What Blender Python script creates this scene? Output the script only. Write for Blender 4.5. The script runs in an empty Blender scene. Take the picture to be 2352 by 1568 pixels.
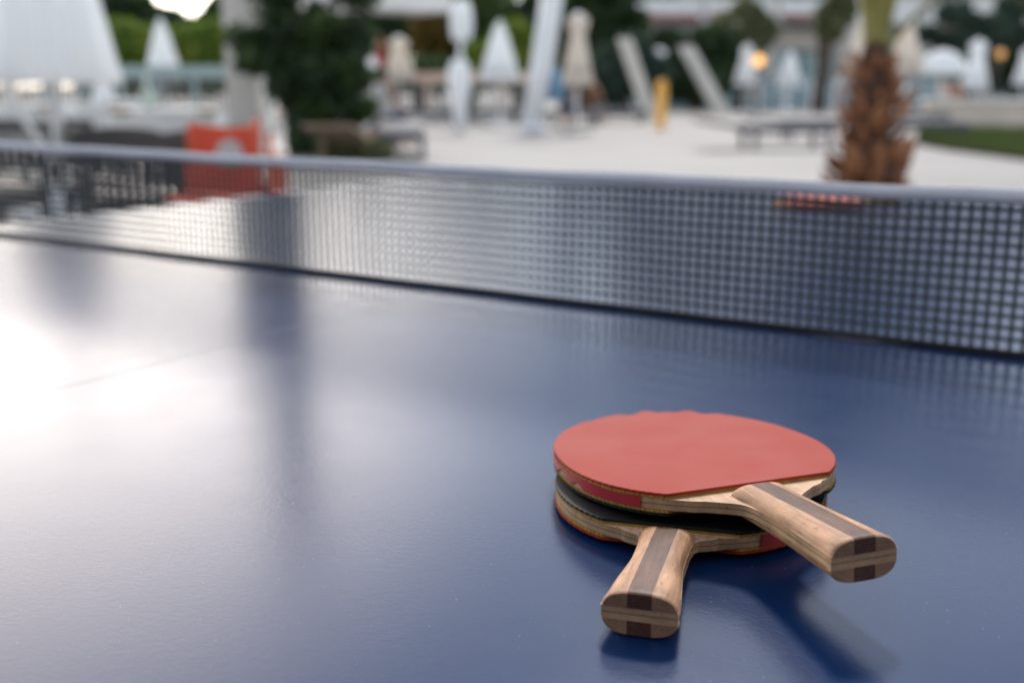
import bpy, math, random
import numpy as np
from mathutils import Vector, Matrix
random.seed(7); rng = np.random.default_rng(7)
C = bpy.context.scene
COL = C.collection
R_ = math.radians

# ------------------------------------------------------------------ camera
F, CX, CY = 2500.0, 1176.0, 784.0          # calibration for a 2352 x 1568 frame
TT = 0.76                                   # table top height
CAM = Vector((1.74605, -1.0059, TT + 0.230))
YAW, PIT = -0.571438, 0.230024
cp, sp_ = math.cos(PIT), math.sin(PIT)
FH = Vector((math.sin(YAW), math.cos(YAW), 0)); RT = Vector((math.cos(YAW), -math.sin(YAW), 0))
FW = Vector((math.sin(YAW) * cp, math.cos(YAW) * cp, -sp_)); UP = RT.cross(FW)
cam_d = bpy.data.cameras.new("camera"); cam = bpy.data.objects.new("camera", cam_d); COL.objects.link(cam)
m = Matrix((RT, UP, -FW)).transposed().to_4x4(); m.translation = CAM; cam.matrix_world = m
cam_d.sensor_width = 36; cam_d.lens = F / 2352 * 36; cam_d.clip_start = 0.02; cam_d.clip_end = 2000
cam_d.dof.use_dof = True; cam_d.dof.focus_distance = 0.525; cam_d.dof.aperture_fstop = 5.0
C.camera = cam

# ------------------------------------------------------------------ world and sun
SUN_AZ, SUN_EL = YAW + R_(11), R_(46)        # azimuth from +Y towards +X
w = bpy.data.worlds.new("World"); C.world = w; w.use_nodes = True
nt = w.node_tree; nt.nodes.clear(); N = nt.nodes.new; L = nt.links.new
out = N("ShaderNodeOutputWorld"); bg = N("ShaderNodeBackground"); sky = N("ShaderNodeTexSky")
sky.sky_type = 'NISHITA'; sky.sun_disc = False; sky.sun_elevation = SUN_EL; sky.sun_rotation = SUN_AZ
sky.dust_density = 0.2; sky.air_density = 1.0
hs = N('ShaderNodeHueSaturation'); hs.inputs['Saturation'].default_value = 0.42
L(sky.outputs[0], hs.inputs['Color']); L(hs.outputs[0], bg.inputs[0]); bg.inputs[1].default_value = 0.15
hs.inputs['Value'].default_value = 1.2
# warm evening glow added low in the hazy sky at left, for table glare
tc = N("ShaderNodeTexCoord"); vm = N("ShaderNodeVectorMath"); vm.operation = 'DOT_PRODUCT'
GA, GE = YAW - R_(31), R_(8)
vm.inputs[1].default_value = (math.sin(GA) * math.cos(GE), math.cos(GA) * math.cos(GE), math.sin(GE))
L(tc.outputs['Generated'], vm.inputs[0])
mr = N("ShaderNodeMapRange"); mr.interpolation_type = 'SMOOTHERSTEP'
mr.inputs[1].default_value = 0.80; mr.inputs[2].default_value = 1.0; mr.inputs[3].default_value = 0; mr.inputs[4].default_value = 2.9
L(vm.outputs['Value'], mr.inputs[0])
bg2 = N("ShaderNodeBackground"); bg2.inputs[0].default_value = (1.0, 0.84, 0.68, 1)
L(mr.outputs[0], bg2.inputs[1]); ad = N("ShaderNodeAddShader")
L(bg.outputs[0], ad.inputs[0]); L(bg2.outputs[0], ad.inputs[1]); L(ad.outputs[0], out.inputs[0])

sun_d = bpy.data.lights.new("sun", 'SUN'); sun_d.energy = 1.65; sun_d.angle = R_(8); sun_d.color = (1.0, 0.93, 0.84)
sun = bpy.data.objects.new("sun", sun_d); COL.objects.link(sun)
sd = Vector((math.sin(SUN_AZ) * math.cos(SUN_EL), math.cos(SUN_AZ) * math.cos(SUN_EL), math.sin(SUN_EL)))
sun.rotation_euler = sd.to_track_quat('Z', 'Y').to_euler()
C.view_settings.view_transform = 'Standard'; C.view_settings.look = 'None'
C.view_settings.exposure = 0.70; C.view_settings.gamma = 1.0; C.view_settings.use_curve_mapping = False
C.cycles.use_denoising = True
C.cycles.max_bounces = 6; C.cycles.sample_clamp_indirect = 6

# ------------------------------------------------------------------ pixel helpers (photo -> real positions)
def P(x, Df, z=0.0):
    """point on the column x (near the horizon row), Df metres ahead"""
    v = CAM + FH * Df + RT * ((x - CX) * Df * cp / F); v.z = z; return v
def PX(x, y, Df):
    """point seen at pixel x, y at a forward distance"""
    d = FW + RT * ((x - CX) / F) + UP * ((CY - y) / F); return CAM + d * (Df / d.dot(FH))
def Zt(y, Df):
    u = (CY - y) / F; return CAM.z + Df * (u * cp - sp_) / (cp + u * sp_)
def G(x, y, z=0.0):
    d = FW + RT * ((x - CX) / F) + UP * ((CY - y) / F); return CAM + d * ((z - CAM.z) / d.z)
CAMROT = -YAW                                # rotation_z that turns local +Y away from the camera

# ------------------------------------------------------------------ materials
def mat(name, col, rough=0.6, var=None, scale=8.0, bump=0.0, bscale=60.0, spec=0.5, stretch=(1, 1, 1), coat=0, trans=0, metal=0, detail=3.0, emit=0, tl=0):
    m = bpy.data.materials.new(name); m.use_nodes = True; t = m.node_tree; b = t.nodes["Principled BSDF"]
    b.inputs['Base Color'].default_value = (*col, 1); b.inputs['Roughness'].default_value = rough
    b.inputs['Specular IOR Level'].default_value = spec; b.inputs['Metallic'].default_value = metal
    b.inputs['Coat Weight'].default_value = coat
    if trans: b.inputs['Transmission Weight'].default_value = trans
    if emit: b.inputs['Emission Color'].default_value = (*col, 1); b.inputs['Emission Strength'].default_value = emit
    tcn = t.nodes.new("ShaderNodeTexCoord"); mp = t.nodes.new("ShaderNodeMapping"); mp.inputs['Scale'].default_value = stretch
    t.links.new(tcn.outputs['Object'], mp.inputs[0])
    nz = t.nodes.new("ShaderNodeTexNoise"); nz.inputs['Scale'].default_value = scale; nz.inputs['Detail'].default_value = detail
    t.links.new(mp.outputs[0], nz.inputs[0])
    c2 = var if var else tuple(c * 0.8 for c in col)
    rp = t.nodes.new("ShaderNodeValToRGB"); rp.color_ramp.elements[0].position = 0.35; rp.color_ramp.elements[1].position = 0.65
    rp.color_ramp.elements[0].color = (*c2, 1); rp.color_ramp.elements[1].color = (*col, 1)
    t.links.new(nz.outputs[0], rp.inputs[0]); t.links.new(rp.outputs[0], b.inputs['Base Color'])
    if bump:
        n2 = t.nodes.new("ShaderNodeTexNoise"); n2.inputs['Scale'].default_value = bscale; n2.inputs['Detail'].default_value = 4
        t.links.new(mp.outputs[0], n2.inputs[0]); bp = t.nodes.new("ShaderNodeBump"); bp.inputs['Strength'].default_value = bump
        bp.inputs['Distance'].default_value = 0.001
        t.links.new(n2.outputs[0], bp.inputs['Height']); t.links.new(bp.outputs[0], b.inputs['Normal'])
    if tl:
        tr = t.nodes.new("ShaderNodeBsdfTranslucent"); mxs = t.nodes.new("ShaderNodeMixShader"); mxs.inputs[0].default_value = tl
        t.links.new(rp.outputs[0], tr.inputs[0]); t.links.new(b.outputs[0], mxs.inputs[1]); t.links.new(tr.outputs[0], mxs.inputs[2])
        t.links.new(mxs.outputs[0], t.nodes["Material Output"].inputs[0])
    return m
M = {}
M['canvas_white'] = mat('canvas_white', (.93, .94, .94), .85, (.88, .90, .91), 3, tl=.5)
M['canvas_cream'] = mat('canvas_cream', (.86, .80, .72), .85, (.78, .72, .64), 3, tl=.5)
M['white_metal'] = mat('white_metal', (.86, .87, .88), .4, (.80, .82, .84), 5)
M['white_plaster'] = mat('white_plaster', (.80, .78, .75), .8, (.70, .68, .65), 1.5)
M['cream_plaster'] = mat('cream_plaster', (.58, .50, .42), .8, (.48, .42, .35), 1.5)
M['grey_plaster'] = mat('grey_plaster', (.58, .56, .52), .8, (.48, .46, .43), 1.2)
M['concrete'] = mat('concrete', (.64, .60, .54), .85, (.55, .52, .47), 3)
M['dark_rattan'] = mat('dark_rattan', (.030, .028, .028), .6, (.05, .045, .045), 30)
M['grey_rattan'] = mat('grey_rattan', (.11, .11, .12), .6, (.07, .07, .08), 30)
M['dark_metal'] = mat('dark_metal', (.05, .055, .06), .4)
M['cushion'] = mat('cushion', (.64, .56, .50), .9, (.56, .48, .42), 6)
M['white_cloth'] = mat('white_cloth', (.68, .68, .66), .9, (.6, .6, .58), 5)
M['towel_navy'] = mat('towel_navy', (.03, .045, .12), .9)
M['towel_tan'] = mat('towel_tan', (.42, .29, .17), .9)
M['towel_pink'] = mat('towel_pink', (.45, .20, .22), .9)
M['orange'] = mat('orange_fabric', (.76, .17, .085), .7, (.68, .145, .07), 6, tl=.35)
M['emblem_white'] = mat('emblem_white', (.62, .66, .66), .7)
M['emblem_green'] = mat('emblem_green', (.36, .36, .07), .7)
M['yellow'] = mat('yellow_plastic', (1.0, .52, .10), .5)
M['skin'] = mat('skin', (.42, .22, .15), .6)
M['red_cloth'] = mat('red_cloth', (.36, .03, .03), .9)
M['blue_cloth'] = mat('blue_cloth', (.16, .30, .45), .9)
M['hair'] = mat('hair', (.03, .02, .015), .7)
M['bark'] = mat('bark', (.09, .06, .04), .9, (.05, .035, .025), 8, .8, 20)
M['palm_boot'] = mat('palm_boot', (.50, .22, .10), .9, (.18, .075, .036), 9, .8, 60, stretch=(1, 1, .3))
_m = M['palm_boot']; _t = _m.node_tree; _oi = _t.nodes.new("ShaderNodeObjectInfo"); _mr = _t.nodes.new("ShaderNodeMapRange"); _mr.inputs[3].default_value = .35; _mr.inputs[4].default_value = 1.35
_mx = _t.nodes.new("ShaderNodeMix"); _mx.data_type = 'RGBA'; _mx.blend_type = 'MULTIPLY'; _mx.inputs[0].default_value = 1
_rp = [q for q in _t.nodes if q.type == 'VALTORGB'][0]; _t.links.new(_oi.outputs['Random'], _mr.inputs[0]); _t.links.new(_rp.outputs[0], _mx.inputs[6]); _t.links.new(_mr.outputs[0], _mx.inputs[7])
_t.links.new(_mx.outputs[2], _t.nodes["Principled BSDF"].inputs['Base Color'])
M['palm_fibre'] = mat('palm_fibre', (.11, .05, .028), .95, (.06, .028, .018), 30)
M['palm_stem'] = mat('palm_stem', (.34, .30, .09), .5, (.22, .21, .05), 5)
M['palm_leaf'] = mat('palm_leaf', (.035, .055, .012), .5, (.05, .07, .015), 4)
M['soil'] = mat('soil', (.035, .025, .018), .95, (.02, .015, .01), 8)
M['flower'] = mat('flower', (.42, .06, .08), .8, (.5, .16, .16), 12)
M['grass'] = mat('grass', (.095, .13, .035), .9, (.06, .09, .022), 5, tl=.3)
M['water'] = mat('pool_water', (.03, .28, .38), .08, (.03, .22, .33), 2)
M['teal_glass'] = mat('teal_glass', (.30, .42, .42), .15, (.22, .34, .34), .6)
M['window_glass'] = mat('window_glass', (.03, .04, .045), .08, (.06, .08, .08), .5)
M['timber'] = mat('timber', (.30, .22, .15), .7, (.22, .16, .10), 6)
M['lamp'] = mat('lamp_glow', (1.0, .50, .16), .5, (1.0, .50, .16), emit=1.0)
M['lamp_dim'] = mat('lamp_dim', (1.0, .50, .16), .5, (1.0, .50, .16), emit=.14)
def leafmat(n, a, b, c=None):
    return mat(n, a, .55, b, 1.7, detail=5, tl=.35)
M['leaf_dark'] = leafmat('leaf_dark', (.060, .105, .035), (.020, .040, .015))
M['leaf_mid'] = leafmat('leaf_mid', (.085, .14, .03), (.042, .08, .02))
M['leaf_bright'] = leafmat('leaf_bright', (.25, .31, .035), (.09, .18, .022))
M['leaf_olive'] = leafmat('leaf_olive', (.20, .21, .10), (.10, .115, .055))
M['leaf_bluish'] = leafmat('leaf_bluish', (.075, .12, .085), (.045, .075, .055))
M['leaf_autumn'] = leafmat('leaf_autumn', (.20, .12, .02), (.10, .075, .012))

# patio: pale tiles with faint joints
def patio_mat():
    m = mat('patio_tiles', (.245, .232, .217), .6, (.205, .194, .183), .5, detail=6)
    t = m.node_tree; b = t.nodes["Principled BSDF"]; rp = [n for n in t.nodes if n.type == 'VALTORGB'][0]
    tcn = [n for n in t.nodes if n.type == 'TEX_COORD'][0]
    bk = t.nodes.new("ShaderNodeTexBrick"); bk.offset = 0; bk.inputs['Scale'].default_value = 1
    bk.inputs['Brick Width'].default_value = .6; bk.inputs['Row Height'].default_value = .6; bk.inputs['Mortar Size'].default_value = .008
    bk.inputs['Color1'].default_value = (1, 1, 1, 1); bk.inputs['Color2'].default_value = (.93, .93, .93, 1); bk.inputs['Mortar'].default_value = (.6, .6, .6, 1)
    t.links.new(tcn.outputs['Object'], bk.inputs[0])
    mx = t.nodes.new("ShaderNodeMix"); mx.data_type = 'RGBA'; mx.blend_type = 'MULTIPLY'; mx.inputs[0].default_value = 1
    t.links.new(rp.outputs[0], mx.inputs[6]); t.links.new(bk.outputs[0], mx.inputs[7]); t.links.new(mx.outputs[2], b.inputs['Base Color'])
    return m
M['patio'] = patio_mat()

# table top: blue lacquer with a fine leathery grain, slight wear
def table_mat(k=1.0, g=0.0):
    m = bpy.data.materials.new('table_blue'); m.use_nodes = True; t = m.node_tree; b = t.nodes["Principled BSDF"]; n = t.nodes.new; l = t.links.new
    tcn = n("ShaderNodeTexCoord")
    n1 = n("ShaderNodeTexNoise"); n1.inputs['Scale'].default_value = 3.5; n1.inputs['Detail'].default_value = 6; l(tcn.outputs['Object'], n1.inputs[0])
    rp = n("ShaderNodeValToRGB"); rp.color_ramp.elements[0].position = .3; rp.color_ramp.elements[1].position = .75
    rp.color_ramp.elements[0].color = (.0040 * k + g, .0215 * k + g, .078 * k + g, 1); rp.color_ramp.elements[1].color = (.0050 * k + g, .025 * k + g, .086 * k + g, 1)
    l(n1.outputs[0], rp.inputs[0])
    # sparse dust specks and faint scuffs
    nd = n("ShaderNodeTexNoise"); nd.inputs['Scale'].default_value = 420; nd.inputs['Detail'].default_value = 1; l(tcn.outputs['Object'], nd.inputs[0])
    md = n("ShaderNodeMapRange"); md.inputs[1].default_value = .74; md.inputs[2].default_value = .80; md.inputs[4].default_value = .35; l(nd.outputs[0], md.inputs[0])
    xd = n("ShaderNodeMix"); xd.data_type = 'RGBA'; l(md.outputs[0], xd.inputs[0]); l(rp.outputs[0], xd.inputs[6]); xd.inputs[7].default_value = (.25, .26, .28, 1)
    l(xd.outputs[2], b.inputs['Base Color'])
    # roughness wear
    n3 = n("ShaderNodeTexNoise"); n3.inputs['Scale'].default_value = 22; n3.inputs['Detail'].default_value = 8; l(tcn.outputs['Object'], n3.inputs[0])
    mrr = n("ShaderNodeMapRange"); mrr.inputs[3].default_value = .165; mrr.inputs[4].default_value = .235; l(n3.outputs[0], mrr.inputs[0]); l(mrr.outputs[0], b.inputs['Roughness'])
    b.inputs['IOR'].default_value = 1.33
    # grain bump: short leathery creases plus fine peel
    mp = n("ShaderNodeMapping"); mp.inputs['Rotation'].default_value = (0, 0, .7); mp.inputs['Scale'].default_value = (1, 1.6, 1); l(tcn.outputs['Object'], mp.inputs[0])
    n2 = n("ShaderNodeTexNoise"); n2.inputs['Scale'].default_value = 210; n2.inputs['Detail'].default_value = 7; n2.inputs['Distortion'].default_value = 1.1; l(mp.outputs[0], n2.inputs[0])
    n4 = n("ShaderNodeTexNoise"); n4.inputs['Scale'].default_value = 900; n4.inputs['Detail'].default_value = 3; l(tcn.outputs['Object'], n4.inputs[0])
    mm = n("ShaderNodeMath"); mm.operation = 'MULTIPLY_ADD'; l(n4.outputs[0], mm.inputs[0]); mm.inputs[1].default_value = .18; l(n2.outputs[0], mm.inputs[2])
    bp = n("ShaderNodeBump"); bp.inputs['Strength'].default_value = .34; bp.inputs['Distance'].default_value = .00018
    l(mm.outputs[0], bp.inputs['Height']); l(bp.outputs[0], b.inputs['Normal'])
    return m
M['table'] = table_mat()
M['line'] = table_mat(1.0, .14)
M['side_line'] = mat('side_line', (.66, .66, .66), .4, (.5, .52, .56), 20)
M['net_tape'] = mat('net_tape', (.80, .82, .86), .8, (.73, .75, .79), 25, .5, 900)
M['net_cord'] = mat('net_cord', (.050, .066, .070), .7)
M['net_hem'] = mat('net_hem', (.012, .014, .018), .8)
M['table_frame'] = mat('table_frame', (.05, .07, .12), .4)
def woodmat(name, a, b_, rough=.5, sc=260, contrast=(.35, .7), pores=None):
    m = bpy.data.materials.new(name); m.use_nodes = True; t = m.node_tree; b = t.nodes["Principled BSDF"]; n = t.nodes.new; l = t.links.new
    tcn = n("ShaderNodeTexCoord"); mp = n("ShaderNodeMapping"); mp.inputs['Scale'].default_value = (1, .09, 1); l(tcn.outputs['Object'], mp.inputs[0])
    n1 = n("ShaderNodeTexNoise"); n1.inputs['Scale'].default_value = sc * 1.3; n1.inputs['Detail'].default_value = 9; n1.inputs['Roughness'].default_value = .62; n1.inputs['Distortion'].default_value = .5; l(mp.outputs[0], n1.inputs[0])
    rp = n("ShaderNodeValToRGB"); rp.color_ramp.elements[0].position, rp.color_ramp.elements[1].position = contrast
    rp.color_ramp.elements[0].color = (*b_, 1); rp.color_ramp.elements[1].color = (*a, 1); l(n1.outputs[0], rp.inputs[0])
    # broad soft mottling (handled wood)
    n2 = n("ShaderNodeTexNoise"); n2.inputs['Scale'].default_value = 55; n2.inputs['Detail'].default_value = 5; l(tcn.outputs['Object'], n2.inputs[0])
    mr2 = n("ShaderNodeMapRange"); mr2.inputs[1].default_value = .3; mr2.inputs[2].default_value = .7; mr2.inputs[3].default_value = .62; mr2.inputs[4].default_value = 1.14; l(n2.outputs[0], mr2.inputs[0])
    mx = n("ShaderNodeMix"); mx.data_type = 'RGBA'; mx.blend_type = 'MULTIPLY'; mx.inputs[0].default_value = 1; l(rp.outputs[0], mx.inputs[6]); l(mr2.outputs[0], mx.inputs[7])
    # short dark pores along the grain
    mp3 = n("ShaderNodeMapping"); mp3.inputs['Scale'].default_value = (1, .13, 1); l(tcn.outputs['Object'], mp3.inputs[0])
    n3 = n("ShaderNodeTexNoise"); n3.inputs['Scale'].default_value = 900; n3.inputs['Detail'].default_value = 2; l(mp3.outputs[0], n3.inputs[0])
    mr3 = n("ShaderNodeMapRange"); mr3.inputs[1].default_value = .62; mr3.inputs[2].default_value = .72; mr3.inputs[3].default_value = 1; mr3.inputs[4].default_value = pores or .55; l(n3.outputs[0], mr3.inputs[0])
    mx2 = n("ShaderNodeMix"); mx2.data_type = 'RGBA'; mx2.blend_type = 'MULTIPLY'; mx2.inputs[0].default_value = 1; l(mx.outputs[2], mx2.inputs[6]); l(mr3.outputs[0], mx2.inputs[7])
    l(mx2.outputs[2], b.inputs['Base Color']); b.inputs['Roughness'].default_value = rough; b.inputs['Specular IOR Level'].default_value = .28
    bp = n("ShaderNodeBump"); bp.inputs['Strength'].default_value = .5; bp.inputs['Distance'].default_value = .00015; l(n1.outputs[0], bp.inputs['Height']); l(bp.outputs[0], b.inputs['Normal'])
    return m
M['wood_light'] = woodmat('wood_light', (.64, .37, .21), (.34, .175, .09), .5)
M['wood_dark'] = woodmat('wood_dark', (.165, .068, .034), (.075, .030, .016), .5, 300, pores=.35)
M['wood_blade'] = woodmat('wood_blade', (.74, .47, .29), (.60, .37, .21), .55, 200)
def plymat():
    """edge of the plywood: five plies across the thickness"""
    m = woodmat('wood_ply', (.54, .37, .23), (.43, .29, .17), .6, 300); t = m.node_tree; b = t.nodes["Principled BSDF"]; n = t.nodes.new; l = t.links.new
    src = b.inputs['Base Color'].links[0].from_socket
    tcn = n("ShaderNodeTexCoord"); sx = n("ShaderNodeSeparateXYZ"); l(tcn.outputs['Object'], sx.inputs[0])
    ab = n("ShaderNodeMath"); ab.operation = 'ABSOLUTE'; l(sx.outputs[2], ab.inputs[0])
    rp = n("ShaderNodeValToRGB"); mr = n("ShaderNodeMapRange"); mr.inputs[2].default_value = .003; l(ab.outputs[0], mr.inputs[0]); l(mr.outputs[0], rp.inputs[0])
    e = rp.color_ramp.elements; e[0].position = 0; e[0].color = (.50, .44, .38, 1); e[1].position = 1; e[1].color = (.30, .24, .18, 1)
    for p_, c_ in ((.09, (.70, .62, .55)), (.17, (1.0, .96, .92)), (.86, (1.0, .97, .93)), (.93, (.5, .42, .34))):
        k = e.new(p_); k.color = (*c_, 1)
    mx = n("ShaderNodeMix"); mx.data_type = 'RGBA'; mx.blend_type = 'MULTIPLY'; mx.inputs[0].default_value = 1
    l(src, mx.inputs[6]); l(rp.outputs[0], mx.inputs[7]); l(mx.outputs[2], b.inputs['Base Color']); return m
M['wood_ply'] = plymat()
M['wood_end'] = woodmat('wood_end', (.36, .215, .135), (.26, .15, .09), .55, 500)
M['wood_dark_end'] = woodmat('wood_dark_end', (.12, .055, .038), (.07, .032, .022), .55, 500)
M['rubber_red'] = mat('rubber_red', (.32, .023, .010), .55, (.34, .044, .030), 22, .35, 1500, spec=.16)
M['rubber_black'] = mat('rubber_black', (.010, .010, .011), .5, (.008, .008, .009), 14, .3, 1500, spec=.22)
M['sponge'] = mat('sponge_yellow', (.42, .24, .035), .9, (.30, .17, .03), 300, .6, 900)
M['edge_tape'] = mat('edge_tape_red', (.40, .012, .020), .4, (.34, .010, .016), 60)
M['tape_core'] = mat('tape_backing', (.60, .50, .40), .8)

# ------------------------------------------------------------------ mesh helpers
class MB:
    def __init__(s): s.v = []; s.f = []
    def add(s, v, f):
        o = len(s.v); s.v += [tuple(a) for a in v]; s.f += [tuple(i + o for i in q) for q in f]; return s
    def box(s, x0, x1, y0, y1, z0, z1, rot=0, c=(0, 0)):
        v = [(x, y, z) for z in (z0, z1) for (x, y) in ((x0, y0), (x1, y0), (x1, y1), (x0, y1))]
        if rot:
            cr, sr = math.cos(rot), math.sin(rot); v = [(c[0] + (x - c[0]) * cr - (y - c[1]) * sr, c[1] + (x - c[0]) * sr + (y - c[1]) * cr, z) for x, y, z in v]
        return s.add(v, [(0, 3, 2, 1), (4, 5, 6, 7), (0, 1, 5, 4), (1, 2, 6, 5), (2, 3, 7, 6), (3, 0, 4, 7)])
    def tube(s, pts, r, n=10, cap=True):
        pts = [Vector(p) for p in pts]; rs = r if isinstance(r, (list, tuple)) else [r] * len(pts); v = []; f = []
        for i, p in enumerate(pts):
            d = (pts[min(i + 1, len(pts) - 1)] - pts[max(i - 1, 0)]).normalized()
            a = Vector((0, 0, 1)) if abs(d.z) < .9 else Vector((1, 0, 0)); u = d.cross(a).normalized(); w_ = d.cross(u)
            for k in range(n):
                t = 2 * math.pi * k / n; v.append(p + (u * math.cos(t) + w_ * math.sin(t)) * rs[i])
        for i in range(len(pts) - 1):
            for k in range(n): f.append((i * n + k, i * n + (k + 1) % n, (i + 1) * n + (k + 1) % n, (i + 1) * n + k))
        if cap: f.append(tuple(range(n))[::-1]); f.append(tuple((len(pts) - 1) * n + k for k in range(n)))
        return s.add(v, f)
    def lathe(s, prof, n=24, c=(0, 0, 0), fold=0, nf=8, ph=0):
        v = []; f = []
        for i, (r, z) in enumerate(prof):
            for k in range(n):
                t = 2 * math.pi * k / n; q = r * (1 + fold * math.cos(nf * t + ph + z * .8)); v.append((c[0] + q * math.cos(t), c[1] + q * math.sin(t), c[2] + z))
        for i in range(len(prof) - 1):
            for k in range(n): f.append((i * n + k, i * n + (k + 1) % n, (i + 1) * n + (k + 1) % n, (i + 1) * n + k))
        f.append(tuple(range(n))[::-1]); f.append(tuple((len(prof) - 1) * n + k for k in range(n)))
        return s.add(v, f)
    def build(s, name, m, parent=None, loc=None, smooth=False, bevel=0, kind=None, label=None):
        me = bpy.data.meshes.new(name); me.from_pydata(s.v, [], s.f); me.materials.append(m); me.validate()
        if smooth: me.polygons.foreach_set('use_smooth', [True] * len(me.polygons))
        o = bpy.data.objects.new(name, me); COL.objects.link(o)
        if parent: o.parent = parent
        if loc is not None: o.location = loc
        if bevel:
            b = o.modifiers.new('bevel', 'BEVEL'); b.width = bevel; b.segments = 2; b.limit_method = 'ANGLE'; b.angle_limit = R_(40)
        if kind: o['kind'] = kind
        if label: o['label'] = label
        return o
def tag(o, label, cat, group=None):
    o['label'] = label; o['category'] = cat
    if group: o['group'] = group
    return o
def thing(name, label, cat, loc=(0, 0, 0), rz=0.0, group=None):
    o = bpy.data.objects.new(name, None); COL.objects.link(o); o.location = loc; o.rotation_euler = (0, 0, rz); o.empty_display_size = .1
    return tag(o, label, cat, group)
def dup(root, loc, rz, label, group=None, scale=None):
    def cp_(o, par):
        c = o.copy(); COL.objects.link(c)
        if par: c.parent = par; c.matrix_parent_inverse = o.matrix_parent_inverse
        for ch in list(o.children): cp_(ch, c)
        return c
    r = cp_(root, None); r.location = loc; r.rotation_euler = (0, 0, rz); r['label'] = label
    if group: r['group'] = group
    if scale: r.scale = scale
    return r
def structure(o): o['kind'] = 'structure'; return o
def leaves(name, blobs, n, size, m, parent=None, hollow=.55, loc=None, flat=1.0):
    """leaf-sized quads spread through ellipsoids (x, y, z, rx, ry, rz)"""
    vol = np.array([b[3] * b[4] * b[5] for b in blobs]) ** .8; cnt = rng.multinomial(n, vol / vol.sum()); cs = []
    for b, k in zip(blobs, cnt):
        d = rng.normal(size=(k, 3)); d /= np.linalg.norm(d, axis=1)[:, None]
        r = (hollow + (1 - hollow) * rng.random(k) ** .6) * (1 + .16 * np.sin(d[:, 0] * 9 + b[0]) * np.cos(d[:, 2] * 8 + b[1]))
        cs.append(np.array(b[:3]) + d * r[:, None] * np.array(b[3:]))
    c = np.concatenate(cs); n = len(c)
    a = rng.normal(size=(n, 3)); a /= np.linalg.norm(a, axis=1)[:, None]; q = rng.normal(size=(n, 3)); q[:, 2] *= flat
    bb = np.cross(a, q); bb /= np.linalg.norm(bb, axis=1)[:, None]
    s = size * (.6 + .8 * rng.random(n))[:, None]
    v = np.stack([c - a * s, c - bb * s * .45, c + a * s, c + bb * s * .45], 1).reshape(-1, 3)
    me = bpy.data.meshes.new(name); me.vertices.add(4 * n); me.vertices.foreach_set('co', v.ravel())
    me.loops.add(4 * n); me.loops.foreach_set('vertex_index', np.arange(4 * n, dtype=np.int32))
    me.polygons.add(n); me.polygons.foreach_set('loop_start', np.arange(0, 4 * n, 4, dtype=np.int32)); me.update(calc_edges=True)
    me.materials.append(m); o = bpy.data.objects.new(name, me); COL.objects.link(o)
    if parent: o.parent = parent
    if loc is not None: o.location = loc
    return o

# ------------------------------------------------------------------ ground, lawn, pool
g = MB(); g.add([(-900, -900, 0), (900, -900, 0), (900, 900, 0), (-900, 900, 0)], [(0, 1, 2, 3)])
structure(g.build('ground', M['patio']))
# lawn: a low turf bed with a curved near edge
def sheet(name, pts, z, m, zb=None):
    b = MB(); n = len(pts); top = [(p.x, p.y, z) for p in pts]
    if zb is None: b.add(top, [tuple(range(n))])
    else:
        b.add(top + [(p.x, p.y, zb) for p in pts], [tuple(range(n))] + [(i, i + n, (i + 1) % n + n, (i + 1) % n) for i in range(n)])
    return b.build(name, m)
near_edge = [(2105, 328), (2130, 338), (2180, 347), (2240, 354), (2300, 362), (2380, 373), (2600, 392), (2900, 415)]
far_edge = [(2900, 322), (2600, 314), (2300, 308), (2150, 306), (2110, 312)]
lawn_pts = [G(*q) for q in near_edge + far_edge]
structure(sheet('lawn', lawn_pts, .05, M['soil'], -.02))
# grass blades
def pip(x, y, poly):
    c = False; j = len(poly) - 1
    for i in range(len(poly)):
        if (poly[i].y > y) != (poly[j].y > y) and x < (poly[j].x - poly[i].x) * (y - poly[i].y) / (poly[j].y - poly[i].y) + poly[i].x: c = not c
        j = i
    return c
gx0, gx1 = min(p.x for p in lawn_pts), max(p.x for p in lawn_pts); gy0, gy1 = min(p.y for p in lawn_pts), max(p.y for p in lawn_pts)
gb = MB(); k = 0
while k < 14000:
    x, y = random.uniform(gx0, gx1), random.uniform(gy0, gy1)
    if not pip(x, y, lawn_pts): continue
    k += 1; h = random.uniform(.08, .22); a = random.uniform(0, 6.28); dx, dy = math.cos(a) * .018, math.sin(a) * .018; tx, ty = random.gauss(0, .04), random.gauss(0, .04)
    gb.add([(x - dx, y - dy, .04), (x + dx, y + dy, .04), (x + tx, y + ty, .05 + h)], [(0, 1, 2)])
o = gb.build('grass', M['grass']); o['kind'] = 'stuff'; o['label'] = 'short green grass of the lawn behind the palm'
# pool with a raised pale rim
pool = [P(1530, 50), P(1930, 50), P(1900, 80), P(1500, 80)]
structure(sheet('pool_water', pool, .12, M['water']))
rim = MB(); 
for i in range(4):
    a, b = pool[i], pool[(i + 1) % 4]; d = (b - a); Ln = d.length; an = math.atan2(d.y, d.x)
    rb = MB().box(-.2, Ln + .2, -.22, .22, 0, .25); ca, sa = math.cos(an), math.sin(an)
    rim.add([(a.x + x * ca - y * sa, a.y + x * sa + y * ca, z + i * .003) for x, y, z in rb.v], rb.f)
structure(rim.build('pool_edge', mat('pool_rim', (.16, .40, .50), .4)))

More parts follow.
